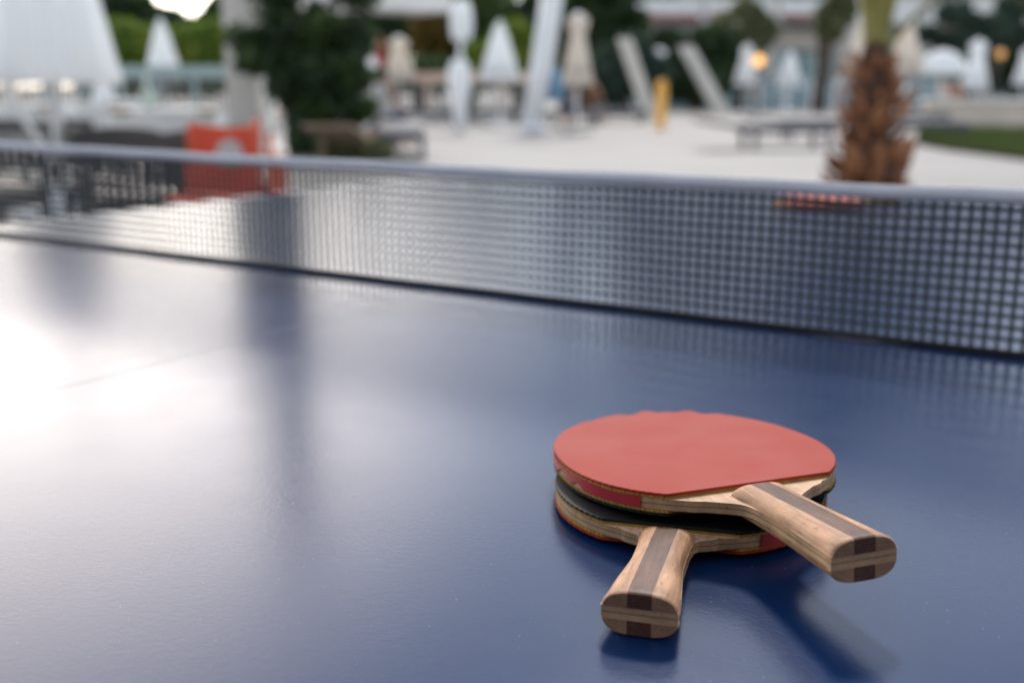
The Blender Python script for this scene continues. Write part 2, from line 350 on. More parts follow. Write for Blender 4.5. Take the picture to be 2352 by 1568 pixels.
# ------------------------------------------------------------------ table
W, LF, LN = 2.004, 1.40, 1.30
tb = thing('tennis_table', 'blue table tennis table with net, two bats lying on its near half', 'table', (0, 0, TT))
GAP = .003
def top(y0, y1):
    o = MB().box(0, W, y0, y1, -.022, 0).build('tabletop', M['table'], tb, bevel=.0015); return o
t_far = top(GAP, LF); t_near = top(-LN, -GAP)
def line(x0, x1, y0, y1, par, m, nm, lab=None):
    return MB().add([(x0, y0, .0004), (x1, y0, .0004), (x1, y1, .0004), (x0, y1, .0004)], [(0, 1, 2, 3)]).build(nm, m, par)
line(1.0012, 1.0026, GAP, LF, t_far, M['line'], 'centre_line'); line(1.0012, 1.0026, -LN, -GAP, t_near, M['line'], 'centre_line')
line(.002, .018, GAP, LF, t_far, M['side_line'], 'side_line'); line(.002, .018, -LN, -GAP, t_near, M['side_line'], 'side_line')
for (x, y) in ((.18, LF - .25), (W - .18, LF - .25), (.18, .25), (W - .18, .25), (.18, -.25), (W - .18, -.25), (.18, -LN + .25), (W - .18, -LN + .25)):
    MB().box(x - .02, x + .02, y - .02, y + .02, -TT, -.0225).build('leg', M['table_frame'], tb)
for y0, y1 in ((GAP + .02, LF - .02), (-LN + .02, -GAP - .02)):
    a = MB().box(.03, W - .03, y0, y0 + .02, -.07, -.0222).box(.03, W - .03, y1 - .02, y1, -.07, -.0222).box(.03, .05, y0 + .021, y1 - .021, -.07, -.0222).box(W - .05, W - .03, y0 + .021, y1 - .021, -.07, -.0222)
    a.build('apron_frame', M['table_frame'], tb)
# net: its own thing, clamped on the table
NH, X0, X1 = .1510, -.14, W + .14
net = thing('table_net', 'dark square-mesh table tennis net with grey-white tape on the blue table', 'net', (0, 0, TT))
def ztop(x):
    t = (x - X0) / (X1 - X0); return NH - .0075 * 4 * t * (1 - t) + .0006 * math.sin(x * 15 + 1) + .00035 * math.sin(x * 37)
def ywob(x, z): return .0012 * math.sin(x * 13) * math.sin(z * 20 + .4) + .0008 * math.sin(x * 31 + z * 30)
TH = .0125
def ribbon(zt, zb, th, n=220):
    b = MB(); v = []; f = []
    for i in range(n + 1):
        x = X0 + (X1 - X0) * i / n
        for (z, s) in ((zb(x), -1), (zb(x), 1), (zt(x), 1), (zt(x), -1)): v.append((x, ywob(x, z) + s * th / 2, z))
    for i in range(n):
        for k in range(4): f.append((i * 4 + k, i * 4 + (k + 1) % 4, i * 4 + 4 + (k + 1) % 4, i * 4 + 4 + k))
    f += [(3, 2, 1, 0), (n * 4, n * 4 + 1, n * 4 + 2, n * 4 + 3)]
    return b.add(v, f)
ribbon(lambda x: ztop(x), lambda x: ztop(x) - TH, .0035).build('tape', M['net_tape'], net, smooth=True)
ribbon(lambda x: .0070, lambda x: .0006, .0024).build('bottom_cord', M['net_hem'], net)
cord = MB(); PITCH = .0104; CW = .0032; zmax = lambda x: ztop(x) - TH * .85
nr = 12
for r in range(1, nr + 1):
    zf = lambda x, r=r: .006 + (zmax(x) - .004) * r / (nr + .9)
    q = ribbon(lambda x: zf(x) + CW / 2, lambda x: zf(x) - CW / 2, .0005, 150); cord.add(q.v, q.f)
nx = int((X1 - X0) / PITCH)
for i in range(nx):
    x = X0 + (i + .5) * PITCH; zz = [.006 + (zmax(x) - .006) * k / 10 for k in range(11)]; v = []; f = []
    for k, z in enumerate(zz):
        y = ywob(x, z); v += [(x - CW / 2, y - .0003, z), (x + CW / 2, y - .0003, z), (x + CW / 2, y + .0003, z), (x - CW / 2, y + .0003, z)]
    for k in range(10):
        for j in range(4): f.append((k * 4 + j, k * 4 + (j + 1) % 4, k * 4 + 4 + (j + 1) % 4, k * 4 + 4 + j))
    cord.add(v, f)
cord.build('net_mesh', M['net_cord'], net, kind='stuff')
for xx in (X0 - .012, X1 + .012):
    p_ = MB().tube([(xx, 0, -.05), (xx, 0, NH + .008)], .009, 16).build('post', M['table_frame'], net)
    s = 1 if xx < 0 else -1
    MB().box(min(xx, xx + s * .20), max(xx, xx + s * .20), -.014, .014, -.052, -.034).build('clamp_arm', M['table_frame'], net)

# ------------------------------------------------------------------ bats
PA, PC, PT, CUT, BL = 75.4, 167.0, 263.0, 99.0, 84.0
def rad_outline(n=160, cut=CUT, inset=0.0, ripple=None, fine=0.0):
    """closed outline of the blade above the straight cut, counter clockwise from the right end of the cut (mm)"""
    b1 = PT - PC; t0 = -math.asin(min(1, (PC - cut) / BL)); pts = []
    for i in range(n + 1):
        t = t0 + (math.pi - 2 * t0) * i / n; s = math.sin(t); bb = b1 if s > 0 else BL
        e = 2.12; cx_ = math.copysign(abs(math.cos(t)) ** (2 / e), math.cos(t)); sy = math.copysign(abs(s) ** (2 / e), s)
        x, y = PA * cx_, PC + bb * sy; d = -inset
        if ripple: d += ripple(t)
        if fine: d += fine * math.sin(i * 2.1)
        nn = Vector((math.cos(t) / PA, s / bb)).normalized(); pts.append((x + nn.x * d, y + nn.y * d))
    # soften the two corners of the cut
    return [(x, max(y, cut)) for x, y in pts]
def extrude(pts, z0, z1, cham=0.0, zoff=None):
    """mm polygon -> prism in metres with a softened top edge"""
    b = MB(); n = len(pts); cxm = sum(p[0] for p in pts) / n; cym = sum(p[1] for p in pts) / n
    rings = [(z0, 0), (z1 - cham, 0), (z1, cham)] + ([(z1, k) for k in (2, 4, 7, 11, 16, 22)] if zoff else []) if cham else [(z0, 0), (z1, 0)]
    v = []
    for z, ins in rings:
        for (x, y) in pts:
            d = math.hypot(x - cxm, y - cym); k = 1 - ins / max(d, 1); zo = zoff(x, y) * max(0, 1 - ins / 20) ** 2 if zoff else 0
            v.append(((cxm + (x - cxm) * k) / 1000, (cym + (y - cym) * k) / 1000, (z + zo) / 1000))
    f = []
    for r in range(len(rings) - 1):
        for i in range(n): f.append((r * n + i, r * n + (i + 1) % n, (r + 1) * n + (i + 1) % n, (r + 1) * n + i))
    # caps as fans about a centre vertex
    v.append((cxm / 1000, cym / 1000, z0 / 1000)); v.append((cxm / 1000, cym / 1000, z1 / 1000)); c0, c1 = len(v) - 2, len(v) - 1; R = len(rings) - 1
    for i in range(n): f.append(((i + 1) % n, i, c0)); f.append((R * n + i, R * n + (i + 1) % n, c1))
    return b.add(v, f)
LS = 92.0
def interp(y, tab):
    for (a, va), (b, vb) in zip(tab, tab[1:]):
        if y <= b:
            t = (y - a) / (b - a); t = t * t * (3 - 2 * t); return va + (vb - va) * t
    return tab[-1][1]
def make_bat(name, label, group, top_m, bot_m, waist, ripple, tape_fn, hw_end=17.0, CUT=99.0, LS=92.0):
    root = thing(name, label, 'table tennis bat', (0, 0, 0), 0, group)
    HW = [(0, hw_end), (12, hw_end - 1.2), (50, waist), (70, waist + .1), (LS, waist + 1.6)]
    HT = [(0, 10.2), (35, 9.9), (66, 9.3), (LS, 8.6)]
    # ---- wooden blade: outline + shoulders + core running down to the handle end
    ol = rad_outline(140, CUT - 4.5, .6); right0, left0 = ol[0], ol[-1]
    ne = 2.0
    def shoulder(sx, sy, n=16):
        """concave sweep from the cut corner (sx,sy) to the handle"""
        hwv = interp(LS - 26, HW) - .35; pts = []
        p0 = Vector((sx, sy)); p3 = Vector((math.copysign(hwv, sx), LS - 34)); p1 = Vector((sx * .50, sy - 12)); p2 = Vector((math.copysign(hwv + .8, sx), LS - 12))
        for i in range(1, n + 1):
            t = i / n; pts.append(tuple((1 - t) ** 3 * p0 + 3 * t * (1 - t) ** 2 * p1 + 3 * t * t * (1 - t) * p2 + t ** 3 * p3))
        return pts
    corner = lambda s, p: [(p[0] - s * 2.4, p[1] - 2.2), (p[0] - s * 5.4, p[1] - 3.9), (p[0] - s * 9, p[1] - 5.4)]
    side = lambda s: [(s * (interp(y, HW) - .35), y) for y in (49, 44, 38, 30, 20, 12, 6, .25)]
    pr = ol
    cl = corner(-1, left0); cr = corner(1, right0)
    left = cl + shoulder(*cl[-1]) + side(-1); rightp = cr + shoulder(*cr[-1]) + side(1)
    poly = ol + left + rightp[::-1]
    # cap triangulated as strips between matching left/right points so the concave outline stays valid
    b = MB(); n = len(poly); v = [(x / 1000, y / 1000, z) for z in (-.0029, .0029) for x, y in poly]
    f = [(i, (i + 1) % n, n + (i + 1) % n, n + i) for i in range(n)]
    i, j = 0, n - 1
    half = len(ol) // 2
    seqR = list(range(half, -1, -1)) + [n - 1 - k for k in range(len(rightp))][::1]
    seqL = list(range(half, len(ol))) + [len(ol) + k for k in range(len(left))]
    mlen = min(len(seqR), len(seqL))
    for k in range(mlen - 1):
        a, b1, c1, d1 = seqR[k], seqR[k + 1], seqL[k + 1], seqL[k]
        f.append((n + a, n + b1, n + c1, n + d1) if False else (n + d1, n + c1, n + b1, n + a)[::-1]); f.append((d1, c1, b1, a))
    b.add(v, f); blade = b.build('blade', M['wood_ply'], root, bevel=.0007)
    blade.data.materials.append(M['wood_blade'])
    for p_ in blade.data.polygons:
        if abs(p_.normal.z) > .9: p_.material_index = 1
    # ---- rubbers: sponge + sheet each side
    rub = rad_outline(260, CUT, .2, ripple, .22)
    spg = rad_outline(420, CUT + .3, .5, None, .16)
    s1 = extrude(spg, 2.95, 4.4).build('sponge', M['sponge'], root)
    extrude(rub, 4.45, 5.9, .35, (lambda x, y: .5 * (ripple_z(x, y) if ripple else 0))).build('rubber_sheet', top_m, root, smooth=False)
    extrude(rad_outline(420, CUT + .3, .5, None, .16), -4.4, -2.95).build('sponge', M['sponge'], root)
    extrude(rad_outline(200, CUT, .2, None, .2), -5.9, -4.45).build('rubber_sheet', bot_m, root)
    # ---- grips: upper and lower half, each two pale sides and a dark inlay
    SW = 5.3; ZC = 2.95
    ys = [0, .6, 1.6, 4, 8, 14, 22, 30, 38, 46, 54, 60, 66, 72, 77, LS - 8, LS - 4, LS - 1.5, LS]
    def zprof(x, hw, ht):
        q = min(1, abs(x) / hw); return max(ZC + .02, ht * (1 - q ** 3.1) ** (1 / 2.6))
    for sg, in ((1,), (-1,)):
        for part, x0f, x1f, m_ in (('grip_side', None, -SW, M['wood_light']), ('inlay', -SW, SW, M['wood_dark']), ('grip_side', SW, None, M['wood_light'])):
            v = []; K = 14; rows = []
            for y in ys:
                hw, ht = interp(y, HW), interp(y, HT)
                e = max(0, 1.6 - y) / 1.6; hw -= .7 * e * e; ht -= .7 * e * e          # rounded butt edge
                e2 = max(0, y - LS + 4) / 4.0; ht -= 1.3 * e2 * e2
                hs = -hw if x0f is None else x0f; he = hw if x1f is None else x1f
                # x where profile reaches ZC
                row = []
                for k in range(K + 1):
                    t = k / K
                    if x0f is None: t = 1 - (1 - t) ** 1.0; t = 1 - math.cos(t * math.pi / 2)
                    elif x1f is None: t = math.sin(t * math.pi / 2)
                    x = hs + (he - hs) * t; row.append((x / 1000, y / 1000, sg * zprof(x, hw, ht) / 1000))
                row += [(he / 1000, y / 1000, sg * ZC / 1000), (hs / 1000, y / 1000, sg * ZC / 1000)]
                rows.append(row)
            nn = K + 3; f = []
            for r in rows: v += r
            for r in range(len(rows) - 1):
                for k in range(nn):
                    q = (r * nn + k, r * nn + (k + 1) % nn, (r + 1) * nn + (k + 1) % nn, (r + 1) * nn + k); f.append(q if sg > 0 else q[::-1])
            c0 = tuple(range(nn)); c1 = tuple((len(rows) - 1) * nn + k for k in range(nn)); f += [c0[::-1], c1] if sg > 0 else [c0, c1[::-1]]
            go = MB().add(v, f).build(part, m_, root); go.data.materials.append(M['wood_end'] if part != 'inlay' else M['wood_dark_end'])
            for p_ in go.data.polygons:
                if len(p_.vertices) > 4 and p_.center.y < .01: p_.material_index = 1
            for p_ in go.data.polygons: p_.use_smooth = abs(p_.normal.y) < .8 and len(p_.vertices) == 4
            es = go.modifiers.new('split', 'EDGE_SPLIT'); es.split_angle = R_(42)
    # ---- red edge tape along a stretch of the rim
    if tape_fn:
        oo = rad_outline(300, CUT, -.35); i0, i1, zlo, zhi = tape_fn; v = []; f = []; idx = list(range(int(i0 * 300), int(i1 * 300)))
        for i in idx:
            x, y = oo[i]; a, b_ = zlo(i / 300), zhi(i / 300)
            dx, dy = x, y - PC; d = math.hypot(dx, dy); ux, uy = dx / d, dy / d
            for (z, rr) in ((a, -.5), (a, 0), (b_, 0), (b_, -.5)): v.append(((x + ux * rr) / 1000, (y + uy * rr) / 1000, z / 1000))
        for k in range(len(idx) - 1):
            for j in range(4): f.append((k * 4 + j, k * 4 + 4 + j, k * 4 + 4 + (j + 1) % 4, k * 4 + (j + 1) % 4))
        e = (len(idx) - 1) * 4; f += [(0, 1, 2, 3), (e + 3, e + 2, e + 1, e)]
        MB().add(v, f).build('edge_tape', M['edge_tape'], root)
    return root
def rip(t):   # lifted wavy stretch along the far rim
    wd = max(0, 1 - abs(t - 1.35) / .75); return 1.0 * wd ** .5 * (math.sin(t * 19) + .6 * math.sin(t * 31 + 1)) if wd > 0 else 0
def ripple_z(x, y):
    t = math.atan2((y - PC) / (PT - PC), x / PA); wd = max(0, 1 - abs(t - 1.35) / .75); return 1.0 * wd ** .5 * (math.sin(t * 19 + .5) + .6 * math.sin(t * 31 + 1.5)) if wd > 0 else 0
def ragged(u):  # lower rim of the torn tape: peeled up in two places
    a = -2.5 + .12 * math.sin(u * 300)
    for c, wd, h in ((.795, .020, 4.2), (.842, .017, 3.0), (.745, .018, 2.2)):
        d = abs(u - c) / wd
        if d < 1: a += h * (1 - d) ** .8
    return a
low = make_bat('table_tennis_bat', 'lower wooden bat with black rubber up, handle pointing straight at the viewer', 'stacked table tennis bats',
               M['rubber_black'], M['rubber_red'], 12.6, None, (.03, .22, lambda u: -3.6, lambda u: 3.2), 17.0, 91.5, 84.5)
upb = make_bat('table_tennis_bat', 'upper wooden bat with red rubber up, resting across the black one', 'stacked table tennis bats',
               M['rubber_red'], M['rubber_black'], 13.4, rip, (.60, .965, ragged, lambda u: 3.2 + .25 * math.sin(u * 60)), 16.6)
def pose(o, x, y, z, ya, pi_, ro):
    o.matrix_world = Matrix.Translation((x, y, z + TT)) @ Matrix.Rotation(ya, 4, 'Z') @ Matrix.Rotation(pi_, 4, 'X') @ Matrix.Rotation(ro, 4, 'Y')
pose(low, 1.5616, -.6189, .0105, .2868, -.0170, -.008)
pose(upb, 1.6393, -.5609, .0332, .8649, -.0680, -.022)

far_bat = dup(upb, (0, 0, 0), 0, 'bat lying alone near the far end of the table behind the net tape')
del far_bat['group']
q = G(1915, 468, TT); pose(far_bat, q.x + RT.x * .13, q.y + RT.y * .13, .0105, -YAW + 1.75, -.015, 0)

# ------------------------------------------------------------------ parasols
def parasol(x, Df, ytop, ybot, wbot, label, m='canvas_white', yb_pole=None, tip=True, wtop=None, base=True, pr=.03, nf=8, group='closed parasols around the pool terrace', rz=None):
    o = thing('closed_parasol', label, 'parasol', P(x, Df), random.uniform(0, 6) if rz is None else rz, group)
    zt, zb = Zt(ytop, Df), Zt(ybot, Df); H = zt - zb; r = wbot / 2 * Df / F
    rt_ = (wtop / 2 * Df / F) if wtop else r * .16
    MB().tube([(0, 0, .06 if base else 0), (0, 0, zt - .02)], pr, 12).build('pole', M['white_metal'], o, smooth=True)
    prof = [(r * .80, zb + .02), (r, zb), (r * .97, zb + H * .06), (r * .80, zb + H * .28), (r * .60, zb + H * .52), (r * .42, zb + H * .75), (rt_ + r * .08, zb + H * .93), (rt_, zt)]
    MB().lathe(prof, 120, fold=.13, nf=nf, ph=x).build('canopy', M[m], o, smooth=True)
    zs = zb + H * .22; MB().lathe([(r * .92, zs - .04), (r * .93, zs), (r * .90, zs + .04)], 40, fold=.08, nf=nf, ph=x).build('tie_strap', M[m], o, smooth=True)
    MB().lathe([(rt_ * .5, zt - .005), (rt_ * .7, zt + .03), (rt_ * .5, zt + .07), (.01, zt + .1)], 16).build('finial', M['white_metal'], o, smooth=True)
    if base: MB().box(-.28, .28, -.28, .28, 0, .07).build('base', M['concrete'] if m != 'canvas_white' else M['white_metal'], o, bevel=.015)
    return o
# the big one beside the terrace tables, at the left edge
big = thing('closed_parasol', 'largest closed parasol, pale blue-white, at the far left beyond the net', 'parasol', P(124, 8.2), .35, 'closed parasols around the pool terrace')
zb = Zt(193, 8.2); MB().tube([(0, 0, .1), (0, 0, zb + 1.4)], .045, 16).build('pole', M['white_metal'], big, smooth=True)
MB().lathe([(.34, zb + .03), (.42, zb), (.42, zb + .03), (.38, zb + .25), (.315, zb + .6), (.22, zb + .95), (.13, zb + 1.2), (.07, zb + 1.36), (.04, zb + 1.42)], 200, fold=.15, nf=8, ph=.4).build('canopy', M['canvas_white'], big, smooth=True)
MB().tube([(-.10, -.42, zb + .16), (-.03, -.46, zb - .12), (.02, -.2, zb - .45), (.02, -.05, zb - .6)], [.02, .025, .025, .012], 10).build('tie_strap', M['canvas_white'], big, smooth=True)
MB().lathe([(.05, zb + 1.40), (.06, zb + 1.44), (.02, zb + 1.5)], 16).build('finial', M['white_metal'], big, smooth=True)
MB().box(-.25, .25, -.25, .25, 0, .10).box(-.09, .09, -.09, .09, .101, .30).build('base', M['white_metal'], big, bevel=.015)
parasol(378, 27, 50, 192, 80, 'closed white parasol with a pointed top in front of the bright hedge')
parasol(537, 38, 104, 192, 46, 'closed white parasol half hidden by the left side of the concrete pillar')
parasol(846, 33, 84, 196, 60, 'closed white parasol showing beside the right edge of the dark climbing plant')
parasol(918, 31, 92, 190, 72, 'closed cream parasol with a round knob on top, right of the red folded parasol', 'canvas_cream', wtop=34)
parasol(1148, 28, 55, 188, 86, 'wide closed blue-white parasol between the slim white column and the leaning mast')
parasol(1326, 24, 40, 196, 66, 'tall closed cream parasol just right of the leaning white mast', 'canvas_cream', wtop=40)
parasol(1511, 44, 116, 194, 46, 'small closed white parasol above the yellow board', wtop=30)
parasol(1713, 42, 108, 196, 50, 'closed white parasol beside the glowing wall lamp', wtop=20)
parasol(1812, 42, 120, 200, 56, 'closed cream-white parasol between the glowing lamp and the palm', 'canvas_white')
parasol(1965, 30, 58, 165, 52, 'closed pinkish white parasol touching the left side of the palm', 'canvas_cream', wtop=14)
parasol(2076, 30, 50, 168, 76, 'closed off-white parasol standing just right of the palm stem', 'canvas_cream', wtop=16)
parasol(2239, 36, 98, 206, 58, 'brightest closed white parasol near the dim lamp on the right', wtop=30)
parasol(2350, 40, 116, 196, 44, 'closed white parasol cut by the right edge of the photo', wtop=16)
parasol(22, 20, 110, 240, 34, 'slim closed parasol behind the big one at the left edge', 'canvas_cream', wtop=16)
parasol(236, 15, 150, 268, 60, 'short closed parasol between the big parasol and the hedge', 'canvas_white', wtop=14, tip=False)
rp_ = parasol(873, 36, 88, 158, 36, 'small folded red parasol between two white ones', 'red_cloth', wtop=12)
# slim wrapped column (two cloth lobes)
slim = thing('wrapped_parasol', 'slim tall white wrapped parasol with a rounded hood, middle of the terrace', 'parasol', P(1051, 24.5), 0)
MB().tube([(0, 0, 0), (.14, 0, 2.65)], .05, 12).build('pole', M['white_metal'], slim, smooth=True)
MB().lathe([(.10, 0), (.14, .03), (.17, .7), (.24, 1.0), (.235, 1.3), (.20, 1.45), (.13, 1.55)], 40, c=(.05, 0, 0), fold=.06, nf=6).build('sleeve', M['canvas_white'], slim, smooth=True)
MB().lathe([(.16, 1.95), (.21, 2.02), (.24, 2.3), (.22, 2.6), (.15, 2.76), (.04, 2.82)], 40, c=(.12, 0, 0), fold=.05, nf=6).build('hood', M['canvas_white'], slim, smooth=True)
# leaning mast
mast = thing('leaning_mast', 'thick white mast leaning right across the middle of the terrace', 'mast', P(1222, 25.5), CAMROT)
MB().tube([(0, 0, .12), (.20, 0, 1.3), (.46, 0, 3.05), (.95, 0, 6.6)], [.24, .25, .25, .18], 24).build('shaft', M['white_metal'], mast, smooth=True)
MB().lathe([(.36, 0), (.36, .1), (.30, .125)], 24).build('foot', M['white_metal'], mast)
MB().lathe([(.14, .65), (.24, .7), (.26, 1.0), (.2, 1.25), (.08, 1.4)], 24, c=(.48, .1, 0), fold=.1, nf=5).build('hanging_cloth', M['blue_cloth'], mast, smooth=True)
# two slanting pale beams
def beam(xb, xt, yt, Df, label, wdt):
    o = thing('slanted_beam', label, 'beam', P(xb, Df), CAMROT, 'slanted pale beams by the pool')
    s = Df / F; zt = Zt(yt, Df); h = wdt * s / 2; b = MB(); dx = (xt - xb) * s
    b.add([(-h, -h, .1), (h, -h, .1), (h, h, .1), (-h, h, .1), (dx - h, -h, zt), (dx + h, -h, zt), (dx + h, h, zt), (dx - h, h, zt)],
          [(0, 3, 2, 1), (4, 5, 6, 7), (0, 1, 5, 4), (1, 2, 6, 5), (2, 3, 7, 6), (3, 0, 4, 7)]).build('beam_shaft', M['concrete'], o, bevel=.02)
    MB().box(-h * 1.8, h * 1.8, -h * 1.8, h * 1.8, 0, .1).build('footing', M['concrete'], o)
beam(1496, 1433, 88, 34, 'pale slanted beam left of the yellow board', 30)
beam(1660, 1572, 106, 40, 'pale beam slanting more steeply, right of the yellow board', 34)
# yellow rescue board standing upright
yb = thing('rescue_board', 'upright yellow board standing at the edge of the white terrace', 'board', G(1517, 296), CAMROT + .15)
pts = []
for i in range(24):
    t = 2 * math.pi * i / 24; pts.append((.135 * abs(math.cos(t)) ** .6 * math.copysign(1, math.cos(t)), .56 + .56 * abs(math.sin(t)) ** .55 * math.copysign(1, math.sin(t))))
b = MB(); n = 24; b.add([(x, -.04, z + .03) for x, z in pts] + [(x, .04, z + .03) for x, z in pts], [tuple(range(n))[::-1], tuple(range(n, 2 * n))] + [(i, (i + 1) % n, n + (i + 1) % n, n + i) for i in range(n)])
b.build('board_body', M['yellow'], yb, bevel=.01); MB().box(-.15, .15, -.15, .15, 0, .035).build('stand', M['yellow'], yb)

# ------------------------------------------------------------------ furniture
def chair(name, label, loc, rz, m, group=None, cushion=None):
    o = thing(name, label, 'chair', loc, rz, group)
    MB().box(-.27, .27, -.27, .25, .36, .42).build('seat', m, o, bevel=.01)
    for (x, y) in ((-.24, -.24), (.24, -.24), (-.24, .24), (.24, .24)): MB().box(x - .022, x + .022, y - .022, y + .022, 0, .36).build('leg', m, o)
    b = MB(); v = []; n = 12
    for i in range(n + 1):
        t = i / n; x = -.29 + .58 * t; y = .25 + .05 * math.sin(t * math.pi)
        v += [(x, y, .42), (x, y + .035, .42), (x, y + .09, .86 + .03 * math.sin(t * math.pi)), (x, y + .05, .86 + .03 * math.sin(t * math.pi))]
    f = [(i * 4 + k, i * 4 + (k + 1) % 4, i * 4 + 4 + (k + 1) % 4, i * 4 + 4 + k) for i in range(n) for k in range(4)] + [(3, 2, 1, 0), (n * 4, n * 4 + 1, n * 4 + 2, n * 4 + 3)]
    bko = MB().add([(x_, y_, z_ if z_ > .7 else z_) for x_, y_, z_ in [(a, b_ + (.05 if c < .5 else 0), .78 if c < .5 else c) for a, b_, c in v]], f).build('backrest', m, o)
    for i in range(11):
        x = -.27 + .54 * i / 10; y = .25 + .05 * math.sin((i / 10) * math.pi)
        MB().add([(x - .015, y, .42), (x + .015, y, .42), (x + .015, y + .03, .42), (x - .015, y + .03, .42), (x - .015, y + .045, .779), (x + .015, y + .045, .779), (x + .015, y + .075, .779), (x - .015, y + .075, .779)],
                 [(0, 3, 2, 1), (4, 5, 6, 7), (0, 1, 5, 4), (1, 2, 6, 5), (2, 3, 7, 6), (3, 0, 4, 7)]).build('slat', m, bko)
    for s in (-1, 1): MB().box(s * .29 - .03, s * .29 + .03, -.25, .27, .62, .66).box(s * .29 - .02, s * .29 + .02, -.24, -.2, .42, .62).build('armrest', m, o)
    if cushion: MB().box(-.24, .24, -.25, .22, .421, .50).build('cushion', cushion, o, bevel=.02)
    return o
grp = 'dark rattan chairs beyond the net'
c0 = chair('rattan_chair', 'dark rattan chair directly left of the orange chair, its back to the table', P(296, 6.3), CAMROT + .3 + math.pi, M['dark_rattan'], grp, M['cushion']); c0.scale = (1, 1, .80)
for (x, D, rz, lab) in ((240, 7.4, .2, 'dark rattan chair between the parasol pole and the orange chair'), (-60, 6.8, 2.6, 'dark rattan chair at the left edge, turned towards the parasol'),
                        (20, 9.8, 3.4, 'dark rattan chair behind the white parasol base'), (490, 7.6, 3.1, 'dark rattan chair whose back shows above the orange chair'),
                        (215, 9.8, 1.2, 'dark rattan chair in front of the white clothed table'), (275, 8.2, 2.2, 'dark rattan chair tucked at the corner of the clothed table')):
    dup(c0, P(x, D), CAMROT + rz, lab, grp)
def cloth_table(label, loc, rz, r, h):
    o = thing('clothed_table', label, 'table', loc, rz, 'tables under white cloths')
    MB().tube([(0, 0, 0), (0, 0, h - .04)], .04, 10).build('leg', M['dark_metal'], o)
    MB().box(-r, r, -r, r, h - .04, h).build('tabletop', M['timber'], o)
    b = MB(); n = 48; pr = []
    for (s, z) in ((1.02, h + .005), (1.035, h - .01), (1.08, h - .30), (1.10, h - .38)):
        for i in range(n):
            t = 2 * math.pi * i / n; e = 4; c, s_ = math.cos(t), math.sin(t); q = 1 / (abs(c) ** e + abs(s_) ** e) ** (1 / e); wv = 1 + (.04 * math.sin(t * 10) if z < h - .1 else 0)
            pr.append((r * s * q * c * wv, r * s * q * s_ * wv, z))
    f = [(k * n + i, k * n + (i + 1) % n, (k + 1) * n + (i + 1) % n, (k + 1) * n + i) for k in range(3) for i in range(n)] + [tuple(range(n))]
    b.add(pr, f).build('tablecloth', M['white_cloth'], o, smooth=False); return o
cloth_table('white clothed table carrying a green bottle, left of the orange chair', P(375, 9.6), CAMROT + .3, .42, .80)
cloth_table('white clothed table at the far left beyond the dark chairs', P(40, 11.2), CAMROT + .1, .48, .80)
cloth_table('white clothed table between the big parasol and the short one', P(170, 12.8), CAMROT + .5, .45, .80)
cloth_table('white clothed table close to the pale railing', P(300, 15.5), CAMROT + .2, .5, .80)
bt = thing('bottle', 'small green bottle on the white clothed table', 'bottle', P(338, 9.5, .806), 0)
MB().lathe([(.05, 0), (.055, .01), (.055, .14), (.02, .2), (.018, .26)], 16).build('bottle_body', mat('green_glass', (.42, .52, .44), .2), bt, smooth=True)
MB().lathe([(.02, .261), (.02, .285)], 12).build('cap', M['white_metal'], bt)
# orange sling chair with a round emblem
oc = thing('sling_chair', 'orange canvas chair with a round white and green emblem on its back', 'chair', P(500, 6.0), CAMROT + .0)
s6 = 6.0 / F
def ocx(px): return (px - 500) * s6
n, mm_ = 28, 16; v = []
for j in range(mm_ + 1):
    q = j / mm_                                   # 0 bottom .. 1 top
    for i in range(n + 1):
        t = i / n; xl, xr = ocx(392 + 26 * q), ocx(588 + 8 * q)
        zt = .80 + .05 * max(0, (t - .72) / .28) ** 1.4 - .03 * math.sin(t * math.pi)
        z = .18 + (zt - .18) * q; fold = -.22 * max(0, (t - .76) / .24) ** 1.5 * (.4 + .6 * q)
        v.append((xl + (xr - xl) * t, .05 * math.sin(t * math.pi) + fold + .02 * math.sin(q * 6 + t * 9) + .10 * q, z))
f = [(j * (n + 1) + i, j * (n + 1) + i + 1, (j + 1) * (n + 1) + i + 1, (j + 1) * (n + 1) + i) for j in range(mm_) for i in range(n)]
bk = MB().add(v, f).build('canvas_back', M['orange'], oc, smooth=True); so = bk.modifiers.new('thick', 'SOLIDIFY'); so.thickness = .012
def yback(x, z):
    t = (x - ocx(405)) / (ocx(592) - ocx(405)); q = (z - .18) / .62; return .05 * math.sin(t * math.pi) + .02 * math.sin(q * 6 + t * 9) + .10 * q
def emblem(nm, cxp, cz, r, a0, a1, m_, off):
    v = []; f = []; n = 28; x0 = ocx(cxp)
    v.append((x0, yback(x0, cz) - off, cz))
    for i in range(n + 1):
        a = a0 + (a1 - a0) * i / n; x, z = x0 + r * math.cos(a), cz + r * math.sin(a); v.append((x, yback(x, z) - off, z))
    f = [(0, i + 1, i + 2) for i in range(n)]
    e = MB().add(v, f).build(nm, m_, bk); s = e.modifiers.new('thick', 'SOLIDIFY'); s.thickness = .003
emblem('emblem', 506, .625, .082, 0, 2 * math.pi, M['emblem_white'], .012)
emblem('emblem_leaf', 512, .59, .055, math.pi * .95, 2 * math.pi, M['emblem_green'], .02)
MB().box(ocx(415), ocx(575), -.42, .08, .40, .43).build('seat', M['orange'], oc, bevel=.01)
MB().add([(ocx(592), .0, .12), (ocx(620), .30, .12), (ocx(620), .31, .60), (ocx(597), .02, .64), (ocx(592), .02, .12), (ocx(620), .32, .12), (ocx(620), .33, .60), (ocx(597), .04, .64)], [(0, 1, 2, 3), (7, 6, 5, 4), (0, 4, 5, 1), (1, 5, 6, 2), (2, 6, 7, 3), (3, 7, 4, 0)]).build('side_panel', M['orange'], oc)
